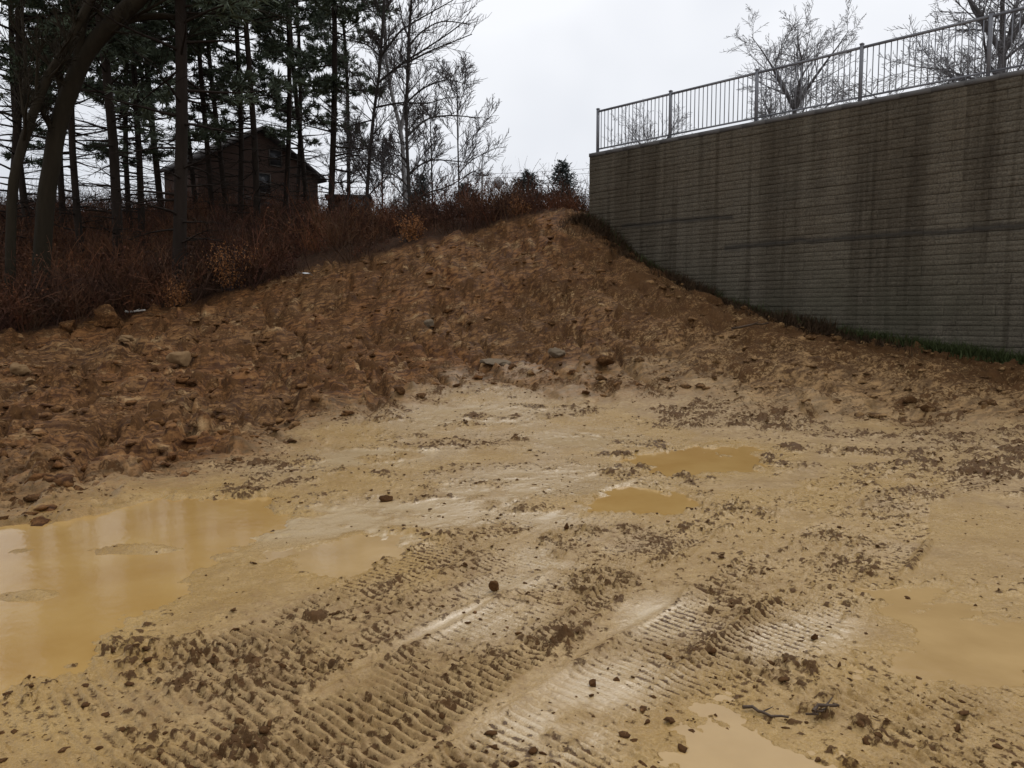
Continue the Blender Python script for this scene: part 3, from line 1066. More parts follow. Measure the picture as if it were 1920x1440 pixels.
# ------------------------------------------------------------------ railing on the wall
FENH, BAY = 1.22, 2.445
fence = empty('railing', (*wpt(0, 0, 0)[:2], WZ), 'dark steel picket railing along the top of the block wall', 'railing', rz=WANG)
yf = -fs * 0.14
gp = Geo()
gp.box((-0.032, yf - 0.032, 0.0), (0.032, yf + 0.032, FENH))
PM = gp.mesh('post', M_STEEL)
gp = Geo()
gp.box((-0.041, yf - 0.041, FENH + 0.001), (0.041, yf + 0.041, FENH + 0.022))
gp.box((-0.025, yf - 0.025, FENH + 0.022), (0.025, yf + 0.025, FENH + 0.034))
PCM = gp.mesh('post_cap', M_STEEL)
gp = Geo()
gp.box((-0.06, yf - 0.06, 0.0005), (0.06, yf + 0.06, 0.012))
PBM = gp.mesh('base_plate', M_STEEL)
gp = Geo()
gp.box((0.034, yf - 0.022, FENH - 0.085), (BAY - 0.034, yf + 0.022, FENH - 0.035))
RTM = gp.mesh('top_rail', M_STEEL)
gp = Geo()
gp.box((0.034, yf - 0.017, 0.10), (BAY - 0.034, yf + 0.017, 0.135))
RBM = gp.mesh('bottom_rail', M_STEEL)
gp = Geo()
gp.box((-0.008, yf - 0.008, 0.136), (0.008, yf + 0.008, FENH - 0.086))
PKM = gp.mesh('picket', M_STEEL)
S0 = 0.19
for k in range(6):
    x = S0 + k * BAY
    po = link('post', PM, fence)
    po.location = (x, 0, 0)
    for nm, me in (('post_cap', PCM), ('base_plate', PBM)):
        c = link(nm, me, po)
    if k == 5:
        break
    for nm, me in (('top_rail', RTM), ('bottom_rail', RBM)):
        c = link(nm, me, fence)
        c.location = (x, 0, 0)
    for j in range(1, 20):
        c = link('picket', PKM, fence)
        c.location = (x + BAY * j / 20, 0, 0)

# ------------------------------------------------------------------ trees
def wander(p, d, L, n, rng, jit=0.12, up=0.0):
    x, y, z = float(p[0]), float(p[1]), float(p[2])
    a, b, c = float(d[0]), float(d[1]), float(d[2])
    out = [(x, y, z)]
    k = 1.0 / (math.sqrt(a * a + b * b + c * c) + 1e-9)
    a, b, c = a * k, b * k, c * k
    st = L / n
    g_ = rng.gauss
    for i in range(n):
        a += g_(0, jit)
        b += g_(0, jit)
        c += g_(0, jit) + up
        k = 1.0 / (math.sqrt(a * a + b * b + c * c) + 1e-9)
        a, b, c = a * k, b * k, c * k
        x, y, z = x + a * st, y + b * st, z + c * st
        out.append((x, y, z))
    return np.array(out)


def perp_dir(d, rng, spread):
    dx, dy, dz = float(d[0]), float(d[1]), float(d[2])
    k = 1.0 / (math.sqrt(dx * dx + dy * dy + dz * dz) + 1e-9)
    dx, dy, dz = dx * k, dy * k, dz * k
    u, v, w_ = rng.gauss(0, 1), rng.gauss(0, 1), rng.gauss(0, 1)
    ax, ay, az = dy * w_ - dz * v, dz * u - dx * w_, dx * v - dy * u
    k = math.sin(spread) / (math.sqrt(ax * ax + ay * ay + az * az) + 1e-9)
    c = math.cos(spread)
    return np.array((dx * c + ax * k, dy * c + ay * k, dz * c + az * k))


def grow(wood, twig, pts, r0, r1, level, rng, cfg):
    """tube for this limb, then its side branches"""
    m = len(pts)
    tgt = wood if level < cfg['twig_level'] else twig
    sides = [8, 6, 4, 3, 3, 3][level]
    if sides == 3:
        tgt.later(pts, r0, r1)
    else:
        tgt.tube(pts, np.linspace(r0, r1, m), sides)
    if level >= cfg['max']:
        return
    e = pts[-1] - pts[0]
    L = math.sqrt(float(e @ e)) * 1.04
    nb = max(2, int(cfg['n'][level] * (0.8 + 0.4 * rng.random())))
    f0 = cfg['from'][level]
    for i in range(nb):
        t = f0 + (1 - f0) * ((i + rng.random()) / nb)
        k = min(int(t * (m - 1)), m - 2)
        f = t * (m - 1) - k
        p = pts[k] * (1 - f) + pts[k + 1] * f
        d = perp_dir(pts[k + 1] - pts[k], rng, R(cfg['spread'][level] + rng.uniform(-12, 12)))
        d[2] += cfg['up'][level]
        rr = (r0 + (r1 - r0) * t) * cfg['rr'] * rng.uniform(0.7, 1.0)
        ll = L * cfg['len'][level] * (1.15 - 0.6 * t) * rng.uniform(0.6, 1.15)
        sub = wander(p, d, ll, 4 if level < 1 else (3 if level < 2 else 2), rng, cfg.get('jit', 0.14), cfg['bend'][level])
        grow(wood, twig, sub, max(rr, cfg['rmin'] * 1.3), cfg['rmin'], level + 1, rng, cfg)


CFG_BARE = dict(max=3, twig_level=2, n=[16, 7, 5, 0], spread=[52, 42, 38, 30], up=[0.35, 0.25, 0.15, 0], len=[0.33, 0.5, 0.5, 0.4],
                bend=[0.06, 0.05, 0.05, 0], rr=0.5, rmin=0.006, **{'from': [0.28, 0.15, 0.1, 0]})
CFG_OAK = dict(max=4, twig_level=3, n=[14, 10, 9, 7, 0], spread=[58, 46, 42, 40, 0], up=[0.12, 0.06, 0.05, 0.02, 0], len=[0.95, 0.60, 0.50, 0.42, 0.4],
               bend=[0.06, 0.04, 0.04, 0.02, 0], rr=0.48, rmin=0.0075, **{'from': [0.15, 0.15, 0.08, 0.05, 0]})


def tree_thing(name, base, label, cat, group, wood, crown, mw, mc, crown_name='crown', rz=0.0):
    e = empty(name, base, label, cat, group, rz)
    link('trunk', wood if not isinstance(wood, Geo) else wood.mesh('trunk', mw, True), e)
    if crown is not None:
        link(crown_name, crown if not isinstance(crown, Geo) else crown.mesh(crown_name, mc), e)
    return e


# ---- pines
def make_pine(seed, H, r0, cb, Lmax, thin=1.0):
    rng = random.Random(seed)
    nr_ = np.random.default_rng(seed)
    wood, need = Geo(), Geo()
    n = 12
    pts = np.zeros((n, 3))
    pts[:, 2] = np.linspace(-0.6, H, n)
    ph = rng.uniform(0, 6)
    pts[:, 0] = 0.2 * (np.sin(pts[:, 2] * 0.30 + ph) - math.sin(ph))
    pts[:, 1] = 0.2 * (np.cos(pts[:, 2] * 0.27 + ph) - math.cos(ph))
    rad = r0 * (1 - np.linspace(0, 1, n)) ** 0.8 + 0.02
    rad[0] *= 1.15
    wood.tube(pts, rad, 8)
    z = 1.2
    tuft_p, tuft_d = [], []
    while z < H - 0.3:
        az = rng.uniform(0, 6.283)
        px = np.interp(z, pts[:, 2], pts[:, 0])
        py = np.interp(z, pts[:, 2], pts[:, 1])
        live = z > cb or rng.random() < 0.02 + 0.3 * (z / cb) ** 3
        if z > cb:
            prof = min(1.0, 0.6 + 0.6 * (z - cb) / (0.3 * (H - cb))) * min(1.0, (H - z) / (0.45 * (H - cb)) + 0.12)
        else:
            prof = 0.36 + 0.45 * (z / cb)
        L = Lmax * prof * rng.uniform(0.55, 1.1)
        d = np.array([math.cos(az), math.sin(az), rng.uniform(-0.12, 0.22)])
        br = wander((px, py, z), d, L, 5, rng, 0.07, 0.035 if live else -0.01)
        wood.tube(br, np.linspace(0.02 + 0.011 * L, 0.007, 6), 4)
        nt_ = int(3 + L * 3.2)
        for i in range(nt_):
            t = rng.uniform(0.25, 1.0)
            k = min(int(t * 5), 4)
            f = t * 5 - k
            p = br[k] * (1 - f) + br[k + 1] * f
            dd = br[k + 1] - br[k]
            dd /= np.linalg.norm(dd)
            sidev = np.array([-dd[1], dd[0], 0]) * rng.choice((-1, 1))
            tdir = dd * 0.7 + sidev * rng.uniform(0.4, 1.0) + np.array([0, 0, rng.uniform(-0.15, 0.35 if live else 0.15)])
            tl = L * (0.2 + 0.25 * (1 - t)) * rng.uniform(0.6, 1.3) + 0.12
            tw_ = wander(p, tdir, tl, 3, rng, 0.12, 0.02)
            wood.later(tw_, 0.009, 0.005)
            if live:
                for q in range(3 + int(tl * 4.0)):
                    tt = rng.uniform(0.3, 1.0)
                    kk = min(int(tt * 3), 2)
                    ff = tt * 3 - kk
                    tuft_p.append(tw_[kk] * (1 - ff) + tw_[kk + 1] * ff)
                    v = tw_[kk + 1] - tw_[kk]
                    tuft_d.append(v / (np.linalg.norm(v) + 1e-9))
            elif rng.random() < 0.7:
                fine = wander(tw_[-1], tdir + np.array([0, 0, rng.uniform(-.3, .3)]), tl * 0.6, 2, rng, 0.2, 0)
                wood.later(fine, 0.006, 0.004)
        z += rng.uniform(0.09, 0.27) if z < cb else rng.uniform(0.10, 0.24) * thin * (1.0 if z < 16 else 1.6)
    tp, td = np.array(tuft_p), np.array(tuft_d)
    nb = 10
    P = np.repeat(tp, nb, 0)
    Dv = np.repeat(td, nb, 0) + nr_.normal(0, 0.75, (len(tp) * nb, 3)) + np.array([0, 0, 0.15])
    Dv /= np.linalg.norm(Dv, axis=1)[:, None]
    sd_ = np.cross(Dv, nr_.normal(0, 1, Dv.shape))
    sd_ /= np.linalg.norm(sd_, axis=1)[:, None] + 1e-9
    ln = nr_.uniform(0.16, 0.32, (len(P), 1))
    wdt = nr_.uniform(0.014, 0.026, (len(P), 1))
    V = np.stack([P - sd_ * wdt * 0.4, P + Dv * ln * 0.55 + sd_ * wdt, P + Dv * ln, P + Dv * ln * 0.5 - sd_ * wdt], 1).reshape(-1, 3)
    i0 = np.arange(len(P))[:, None] * 4
    need.add(V, i0 + np.arange(4)[None])
    return wood.mesh('trunk', M_BARK, True), need.mesh('crown', M_NEEDLE)


PINES = [make_pine(11, 24, 0.135, 5.8, 3.0), make_pine(12, 26, 0.15, 6.6, 3.3), make_pine(13, 21, 0.105, 4.6, 2.5, 1.5), make_pine(14, 25, 0.115, 6.0, 2.7, 1.35)]
GP = 'pines on the wooded bank'
pine_list = [
    # base px, Y, variant, scale, label
    (8, 26, 0, 1.0, 'pine at the far left edge of the photo, behind the leaning trunks'),
    (52, 34, 0, 1.0, 'slim pine between the two leaning trunks'),
    (118, 31, 1, 0.8, 'thin dark pine just right of the thick leaning trunk'),
    (149, 26, 3, 0.95, 'straight bare-stemmed pine standing alone right of the leaning trees'),
    (216, 25, 1, 0.95, 'dark straight pine at the right side of the open sky window'),
    (243, 33, 3, 0.85, 'thinner left one of two close pine stems left of the big dark pine'),
    (262, 30, 0, 0.85, 'thicker right one of two close pine stems left of the big dark pine'),
    (304, 36, 0, 1.0, 'pine half hidden behind the big dark trunk left of the house'),
    (328, 21.5, 1, 1.12, 'big dark pine with the thickest upright trunk left of the house'),
    (398, 34, 3, 0.95, 'pine in front of the house roof left of its ridge'),
    (425, 40, 2, 1.15, 'pine rising over the left end of the house ridge'),
    (480, 31, 3, 1.0, 'pine whose stem crosses the house gable below the peak'),
    (531, 36, 3, 0.95, 'pine with sparse lower limbs over the right roof slope'),
    (577, 42, 2, 1.2, 'far pine just above the right eave of the house'),
    (617, 31, 2, 1.1, 'dense pine right of the house, last pine before the bare trees'),
    (446, 33, 3, 0.9, 'leafy pine in front of the house between its left roof edge and the peak'),
    (368, 40, 2, 1.1, 'pine just right of the big dark pine, at the left end of the house'),
    (556, 47, 2, 1.1, 'pine behind the right roof slope of the house'),
    (655, 48, 3, 0.95, 'far pine between the dense pine and the first bare tree'),
]
prng = random.Random(5)
for px, Y, k, sc, lab in pine_list:
    x = ray(px, 380)[0] / ray(px, 380)[1] * Y
    e = tree_thing('pine_tree', (x, Y, gz(x, Y)), lab, 'pine', GP, PINES[k][0], PINES[k][1], None, None, rz=prng.uniform(0, 6.28))
    e.scale = (sc, sc, sc)
    e.rotation_euler = (prng.gauss(0, 0.028), prng.gauss(0, 0.028), e.rotation_euler[2])


# ---- leafless trees with traced trunks
def traced_tree(name, label, Y, lines, mw, mt, seed, cfg, group=None, cat='tree', ymap=None):
    """lines: (list of pixels, width in pixels at start and end); first is the trunk"""
    rng = random.Random(seed)
    x0, y0 = lines[0][0][0]
    base = at(x0, y0, Y)
    base[2] = gz(base[0], base[1])
    wood, twig = Geo(), Geo()
    for i, (px, w0, w1) in enumerate(lines):
        dr = 0 if i == 0 else rng.uniform(-0.5, 0.5)
        P = np.array([at(a, b, Y + dr * k) for k, (a, b) in enumerate(px)]) - base
        if i == 0:
            P[0, 2] = -0.5
        # smooth
        Q = []
        for k in range(len(P) - 1):
            p0, p1, p2, p3 = P[max(k - 1, 0)], P[k], P[k + 1], P[min(k + 2, len(P) - 1)]
            for j in range(3):
                t = j / 3
                Q.append(0.5 * ((2 * p1) + (p2 - p0) * t + (2 * p0 - 5 * p1 + 4 * p2 - p3) * t * t + (-p0 + 3 * p1 - 3 * p2 + p3) * t ** 3))
        Q.append(P[-1])
        Q = np.array(Q)
        s = Y / F / 2
        lv = 0 if i == 0 else 1
        c = dict(cfg)
        if i == 0:
            c['n'] = [cfg.get('n_trunk', cfg['n'][0])] + list(cfg['n'][1:])
            c['len'] = [cfg.get('len_trunk', cfg['len'][0])] + list(cfg['len'][1:])
        grow(wood, twig, Q, w0 * s, w1 * s, lv, rng, c)
    return tree_thing(name, base, label, cat, group, wood, twig, mw, mt, 'twigs')


CA = dict(CFG_BARE, n=[10, 9, 7, 0], n_trunk=9, len_trunk=0.13, rmin=0.008)
traced_tree('leaning_tree', 'thick leaning bare tree at left with a limb arching right', 20.8,
            [([(62, 470), (85, 390), (97, 310), (108, 240), (135, 160), (165, 95), (215, 40), (275, -20), (350, -110)], 31, 30),
             ([(150, 125), (150, 60), (165, 0), (170, -80)], 24, 12),
             ([(190, 66), (240, 38), (300, 30), (345, 34), (390, 24), (440, 20), (500, -10)], 16, 5),
             ([(125, 190), (100, 130), (60, 90), (20, 40)], 12, 4)], M_BARK3, M_BARK3, 21, CA)
traced_tree('leaning_tree', 'slimmer leaning bare tree at the left edge', 20.0,
            [([(8, 460), (22, 380), (35, 300), (58, 225), (88, 150), (120, 95), (160, 20), (200, -60)], 18, 14),
             ([(50, 250), (45, 180), (48, 110), (40, 20)], 10, 5)], M_BARK3, M_BARK3, 22, dict(CA, n_trunk=15, len_trunk=0.16))
CB = dict(CFG_BARE, n=[10, 11, 8, 4, 0], max=3, n_trunk=40, len_trunk=0.17, rmin=0.006, jit=0.12, **{'from': [0.12, 0.15, 0.1, 0]})
traced_tree('bare_tree', 'dark bare tree with twiggy stem, left of the pair by the sky gap', 30.0,
            [([(684, 440), (688, 370), (692, 310), (698, 240), (704, 190), (712, 130), (716, 70), (720, 0), (722, -80)], 7.5, 4),
             ([(702, 202), (735, 195), (762, 192), (800, 194), (840, 182)], 4, 1.5),
             ([(709, 155), (740, 130), (765, 112), (800, 90), (845, 60), (870, 40)], 5, 1.5),
             ([(714, 105), (735, 78), (755, 55), (800, 28), (850, 0)], 5, 1.5),
             ([(714, 108), (690, 85), (655, 75), (610, 70)], 3, 1.2),
             ([(694, 268), (715, 262), (740, 266), (770, 275)], 3, 1.2),
             ([(700, 225), (670, 232), (640, 245)], 3, 1.2)], M_BARK2, M_TWIG, 31, CB)
traced_tree('bare_tree', 'dark bare tree with limbs sweeping right, nearest the open sky', 29.0,
            [([(772, 450), (769, 400), (766, 340), (763, 270), (762, 210), (764, 140), (766, 70), (772, 0), (778, -80)], 7.5, 3.5),
             ([(764, 255), (785, 235), (805, 222), (835, 217), (870, 218), (900, 222)], 5, 1.5),
             ([(763, 192), (785, 172), (805, 160), (840, 150), (880, 160)], 4, 1.5),
             ([(763, 118), (790, 104), (815, 92), (850, 78), (885, 64)], 4, 1.5),
             ([(765, 330), (790, 308), (815, 300), (850, 302), (890, 306)], 4, 1.5),
             ([(764, 90), (790, 60), (830, 40), (880, 46)], 4, 1.5),
             ([(770, 380), (800, 362), (840, 350), (880, 325)], 4, 1.5),
             ([(764, 300), (740, 290), (715, 305), (690, 312)], 3, 1.2)], M_BARK2, M_TWIG, 32, CB)
CC = dict(CB, n_trunk=18, rmin=0.009)
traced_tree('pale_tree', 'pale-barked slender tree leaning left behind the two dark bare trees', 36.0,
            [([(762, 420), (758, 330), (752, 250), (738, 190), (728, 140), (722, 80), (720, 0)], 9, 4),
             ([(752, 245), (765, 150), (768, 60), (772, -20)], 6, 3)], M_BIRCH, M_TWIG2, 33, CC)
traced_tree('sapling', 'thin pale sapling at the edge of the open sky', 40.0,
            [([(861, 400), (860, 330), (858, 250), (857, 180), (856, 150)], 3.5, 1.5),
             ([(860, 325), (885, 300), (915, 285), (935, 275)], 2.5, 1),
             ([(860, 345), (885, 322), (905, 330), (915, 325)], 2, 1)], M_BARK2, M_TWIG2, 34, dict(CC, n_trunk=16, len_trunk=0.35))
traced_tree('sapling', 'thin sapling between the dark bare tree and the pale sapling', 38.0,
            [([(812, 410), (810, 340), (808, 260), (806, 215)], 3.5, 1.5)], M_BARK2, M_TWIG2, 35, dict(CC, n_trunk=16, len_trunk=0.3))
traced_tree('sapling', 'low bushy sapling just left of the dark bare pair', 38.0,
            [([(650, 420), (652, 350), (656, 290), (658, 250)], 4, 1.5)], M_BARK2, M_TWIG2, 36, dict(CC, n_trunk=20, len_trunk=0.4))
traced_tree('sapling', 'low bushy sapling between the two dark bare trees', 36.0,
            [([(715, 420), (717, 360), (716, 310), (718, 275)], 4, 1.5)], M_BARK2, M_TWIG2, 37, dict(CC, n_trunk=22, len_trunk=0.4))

# trees up on the terrace behind the railing
CO = dict(CFG_OAK, n_trunk=9, len_trunk=0.75)


def round_tree(name, label, px, Y, topy, halfw, seed, zb, mt=M_TWIG2, r0=0.28):
    rng = random.Random(seed)
    top = at(px, topy, Y)
    base = np.array([top[0], Y, zb])
    H = top[2] - zb
    wood, twig = Geo(), Geo()
    trunk = wander((0, 0, -0.3), (0, 0, 1), H * 0.58, 7, rng, 0.05, 0.02)
    cfg = dict(CFG_OAK)
    if r0 < 0.2:
        cfg['n'] = [10, 8, 7, 5, 0]
    grow(wood, twig, trunk, r0, r0 * 0.45, 0, rng, cfg)
    # leaders
    for k in range(5):
        d = np.array([math.cos(k * 1.26 + seed), math.sin(k * 1.26 + seed), 1.6])
        pts = wander(trunk[-1], d, H * 0.40, 5, rng, 0.1, 0.05)
        grow(wood, twig, pts, r0 * 0.4, 0.012, 1, rng, cfg)
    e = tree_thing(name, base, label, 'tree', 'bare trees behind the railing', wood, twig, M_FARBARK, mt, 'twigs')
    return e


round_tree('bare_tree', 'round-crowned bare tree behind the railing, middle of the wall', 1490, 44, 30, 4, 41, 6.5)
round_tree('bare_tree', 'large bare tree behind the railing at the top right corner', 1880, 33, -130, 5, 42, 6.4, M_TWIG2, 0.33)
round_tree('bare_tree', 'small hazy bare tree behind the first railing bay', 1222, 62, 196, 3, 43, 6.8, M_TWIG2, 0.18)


# ---- small evergreens on the skyline
def spruce(label, px, topy, boty, Y, halfw, seed):
    rng = random.Random(seed)
    nr_ = np.random.default_rng(seed)
    t = at(px, topy, Y)
    b = at(px, boty, Y)
    zb = min(gz(t[0], Y), b[2])
    H = t[2] - zb
    W = halfw / F * Y
    wood, need = Geo(), Geo()
    wood.tube([[0, 0, -0.3], [0, 0, H * 0.5], [0.03, 0, H]], [0.13, 0.08, 0.02], 6)
    P, Dd = [], []
    z = 0.3
    while z < H:
        k = 1 - z / H
        L = W * (k ** 0.75) * rng.uniform(0.6, 1.15) + 0.12
        az = rng.uniform(0, 6.28)
        d = np.array([math.cos(az), math.sin(az), rng.uniform(-0.1, 0.45)])
        br = wander((0, 0, z), d, L, 3, rng, 0.08, 0.02)
        wood.later(br, 0.025, 0.006)
        for q in range(int(6 + L * 22)):
            tt = rng.uniform(0.15, 1.0)
            kk = min(int(tt * 3), 2)
            p = br[kk] + (br[kk + 1] - br[kk]) * (tt * 3 - kk)
            P.append(p + nr_.normal(0, 0.05 + 0.06 * L, 3))
            Dd.append(d + nr_.normal(0, 0.6, 3))
        z += rng.uniform(0.012, 0.035)
    P, Dd = np.array(P), np.array(Dd)
    Dd /= np.linalg.norm(Dd, axis=1)[:, None]
    sd_ = np.cross(Dd, nr_.normal(0, 1, Dd.shape))
    sd_ /= np.linalg.norm(sd_, axis=1)[:, None]
    ln = nr_.uniform(0.15, 0.35, (len(P), 1))
    V = np.stack([P - sd_ * .02, P + Dd * ln * 0.5 + sd_ * .035, P + Dd * ln, P + Dd * ln * .5 - sd_ * .035], 1).reshape(-1, 3)
    need.add(V, np.arange(len(P))[:, None] * 4 + np.arange(4)[None])
    return tree_thing('small_evergreen', (t[0], Y, zb), label, 'evergreen', 'small evergreens on the skyline', wood, need, M_BARK, M_SPRUCE)


spruce('small evergreen on the skyline just left of the utility pole', 876, 346, 400, 52, 44, 51)
spruce('broad small evergreen on the skyline right of the diamond sign', 990, 324, 380, 52, 64, 52)
spruce('small evergreen on the skyline nearest the wall end', 1055, 304, 360, 54, 52, 53)
spruce('small evergreen behind the dark bare tree at the sky gap', 788, 330, 400, 48, 30, 54)

# ------------------------------------------------------------------ brush on the bank (countless)
def bush_proto(seed, H, W, stems, leafy):
    rng = random.Random(seed)
    gq = Geo()
    for i in range(stems):
        az = rng.uniform(0, 6.28)
        lean = rng.uniform(0.05, 0.85)
        d = np.array([math.cos(az) * lean, math.sin(az) * lean, 1.0])
        p = (rng.gauss(0, W * 0.22), rng.gauss(0, W * 0.22), -0.1)
        L = H * rng.uniform(0.5, 1.05)
        pts = wander(p, d, L, 4, rng, 0.14, -0.03)
        sd_ = np.array([-math.sin(az + 1), math.cos(az + 1), 0])
        gq.ribbon(pts, np.linspace(0.011, 0.005, 5), sd_)
        for k in range(4):
            t = rng.uniform(0.3, 0.95)
            a = min(int(t * 4), 3)
            p2 = pts[a] + (pts[a + 1] - pts[a]) * (t * 4 - a)
            q2 = wander(p2, perp_dir(pts[a + 1] - pts[a], rng, 0.7), L * rng.uniform(0.18, 0.4), 2, rng, 0.2, 0)
            s2 = np.cross(q2[-1] - q2[0], [rng.gauss(0, 1), rng.gauss(0, 1), rng.gauss(0, 1)])
            s2 /= np.linalg.norm(s2) + 1e-9
            gq.ribbon(q2, np.linspace(0.007, 0.004, 3), s2)
            if rng.random() < leafy:
                for _ in range(2):
                    c = q2[rng.randrange(1, 3)] + np.array([rng.gauss(0, .03) for _ in range(3)])
                    u = np.array([rng.gauss(0, 1) for _ in range(3)])
                    u /= np.linalg.norm(u)
                    v = np.cross(u, [rng.gauss(0, 1) for _ in range(3)])
                    v /= np.linalg.norm(v) + 1e-9
                    gq.add([c - u * .035, c + v * .022, c + u * .035, c - v * .022], [[0, 1, 2, 3]])
    return gq.arrays()


PROTO = [bush_proto(61, 1.5, 1.0, 16, 0.35), bush_proto(62, 1.1, 1.1, 15, 0.5), bush_proto(63, 2.0, 1.0, 17, 0.25), bush_proto(64, 0.8, 1.2, 14, 0.6)]
NB = 2000
rr = np.random.default_rng(9)
bx, by = [], []
while len(bx) < NB:
    y = 17.5 + 34 * rr.random() ** 1.7
    tmin, tmax = -0.78, 0.13
    t = rr.uniform(tmin, tmax)
    x = t * y
    yc = np.interp(t, *T_CREST)
    if y < yc + 0.25:
        continue
    s_ = (x - WA[0]) * WD[0] + (y - WA[1]) * WD[1]
    d_ = (x - WA[0]) * WN[0] + (y - WA[1]) * WN[1]
    if s_ > -0.5 and d_ < 0.6:
        continue
    if fbm(np.array([x * 0.35]), np.array([y * 0.35]), 2, 401)[0] < -0.22:
        continue
    bx.append(x)
    by.append(y)
bx, by = np.array(bx), np.array(by)
bz = ground(bx, by)[0]
gbr = Geo()
for i in range(NB):
    v, q, t = PROTO[rr.integers(0, 4)]
    a = rr.uniform(0, 6.28)
    s = rr.uniform(0.55, 1.25)
    tt = bx[i] / by[i]
    s *= float(np.interp(tt, [-0.7, -0.4, -0.15, 0.1], [0.95, 1.0, 0.85, 0.62]))
    c, n = math.cos(a), math.sin(a)
    M = np.array([[c, -n, 0], [n, c, 0], [0, 0, rr.uniform(0.8, 1.2)]]) * s
    k = rr.uniform(0.45, 1.35)
    if rr.random() < 0.16 and by[i] < 27:
        k *= 1.5
    gbr.add(v @ M.T + np.array([bx[i], by[i], bz[i]]), q, t, (k * rr.uniform(0.9, 1.25), k, k * rr.uniform(0.85, 1.1), 1))
o = link('brush', gbr.mesh('brush', M_BRUSH))
tag(o, 'mass of leafless red-brown brush covering the bank behind the mound', 'brush', kind='stuff')


def leafy_shrub(label, px, py, halfw, hgt, Y, seed, mat=M_ORANGE, dens=1.0):
    p = at(px, py, Y)
    z = gz(p[0], Y)
    rng = random.Random(seed)
    W = halfw / F * Y
    H = hgt / F * Y
    wood, lv = Geo(), Geo()
    for i in range(int(26 * dens)):
        az = rng.uniform(0, 6.28)
        le = rng.uniform(0.1, 1.0)
        d = np.array([math.cos(az) * le * W / H, math.sin(az) * le * W / H, 1.0])
        pts = wander((rng.gauss(0, .08), rng.gauss(0, .08), -0.1), d, H * rng.uniform(0.6, 1.1), 4, rng, 0.12, -0.02)
        wood.later(pts, 0.012, 0.005)
        for k in range(60):
            t = rng.uniform(0.2, 1)
            a = min(int(t * 4), 3)
            c = pts[a] + (pts[a + 1] - pts[a]) * (t * 4 - a) + np.array([rng.gauss(0, .09) for _ in range(3)])
            u = np.array([rng.gauss(0, 1) for _ in range(3)])
            u /= np.linalg.norm(u)
            v = np.cross(u, [rng.gauss(0, 1) for _ in range(3)])
            v /= np.linalg.norm(v) + 1e-9
            lv.add([c - u * .032, c + v * .016, c + u * .032, c - v * .016], [[0, 1, 2, 3]])
    e = empty('shrub', (p[0], Y, z), label, 'shrub', 'shrubs holding dry leaves')
    link('stems', wood.mesh('stems', M_TWIG, True), e)
    link('leaves', lv.mesh('leaves', mat), e)


leafy_shrub('bright orange dry-leaved shrub at the foot of the house bank', 432, 535, 60, 95, 21.3, 71)
leafy_shrub('orange dry-leaved shrub below the dark bare tree at the crest', 772, 470, 48, 52, 22.9, 72)
leafy_shrub('dull orange low shrub left of the bright orange shrub', 330, 560, 34, 45, 20.6, 73)
leafy_shrub('rust-coloured low shrub on the crest near the wall end', 975, 425, 40, 36, 23.3, 74)

# ------------------------------------------------------------------ house and low wing
def house():
    Y = 55.0
    c = at(492, 400, Y)
    zb = 6.4
    ridge = at(494, 244, Y)[2]
    ang_ = R(-28)     # gable turned to face a little right of the viewer
    e = empty('house', (c[0], Y, zb), 'dark brown gabled house among the pines on the bank', 'house', rz=-ang_ * -1)
    e.rotation_euler = (0, 0, R(46))
    W, L = 4.5, 5.4
    H = ridge - zb
    He = H - 2.7
    # wall: gable prism, front gable at local y=0, house runs to +y
    v = [(-W, 0, -1), (W, 0, -1), (W, 0, He), (0, 0, H - 0.12), (-W, 0, He), (-W, L, -1), (W, L, -1), (W, L, He), (0, L, H - 0.12), (-W, L, He)]
    me = bpy.data.meshes.new('wall')
    me.from_pydata(v, [], [(0, 1, 2, 3, 4), (9, 8, 7, 6, 5), (1, 6, 7, 2), (5, 0, 4, 9), (4, 3, 8, 9), (3, 2, 7, 8)])
    me.materials.append(M_HOUSE)
    wl = link('wall', me, e)
    gr_ = Geo()
    sl_ = (H - He) / W
    for s in (-1, 1):
        xe = s * (W + 0.5)
        ze = He - 0.5 * sl_
        top = [(0, -0.45, H), (0, L + 0.45, H), (xe, L + 0.45, ze), (xe, -0.45, ze)]
        up = np.array([0, 0, 0.22])
        P = np.array(top, float) + np.array([0, 0, 0.01])
        n0 = gr_.n
        gr_.add(np.concatenate([P, P + up]), [[0, 1, 2, 3], [4, 7, 6, 5], [0, 3, 7, 4], [1, 5, 6, 2], [2, 6, 7, 3], [0, 4, 5, 1]])
    rf = link('roof', gr_.mesh('roof', M_ROOF), e)
    for (x, z, w2, h2) in ((1.1, H - 1.75, 0.42, 0.5), (0.1, H - 3.6, 0.5, 0.62), (-1.4, H - 5.3, 0.5, 0.62), (0.3, H - 5.3, 0.5, 0.62), (2.6, H - 5.3, 0.5, 0.62)):
        gf = Geo()
        for (a, b) in (((x - w2 - .09, -0.06, z - h2 - .09), (x - w2, 0.0, z + h2 + .09)), ((x + w2, -0.06, z - h2 - .09), (x + w2 + .09, 0.0, z + h2 + .09)),
                       ((x - w2 + .001, -0.058, z + h2), (x + w2 - .001, 0.0, z + h2 + .088)), ((x - w2 + .001, -0.07, z - h2 - .088), (x + w2 - .001, 0.0, z - h2)),
                       ((x - w2 + .001, -0.05, z - .03), (x + w2 - .001, -0.012, z + .03))):
            gf.box(a, b)
        wn = link('window', gf.mesh('window', M_TRIM), e)
        gpn = Geo()
        gpn.box((x - w2, -0.010, z - h2), (x + w2, -0.004, z + h2))
        link('pane', gpn.mesh('pane', M_GLASS), wn)


house()


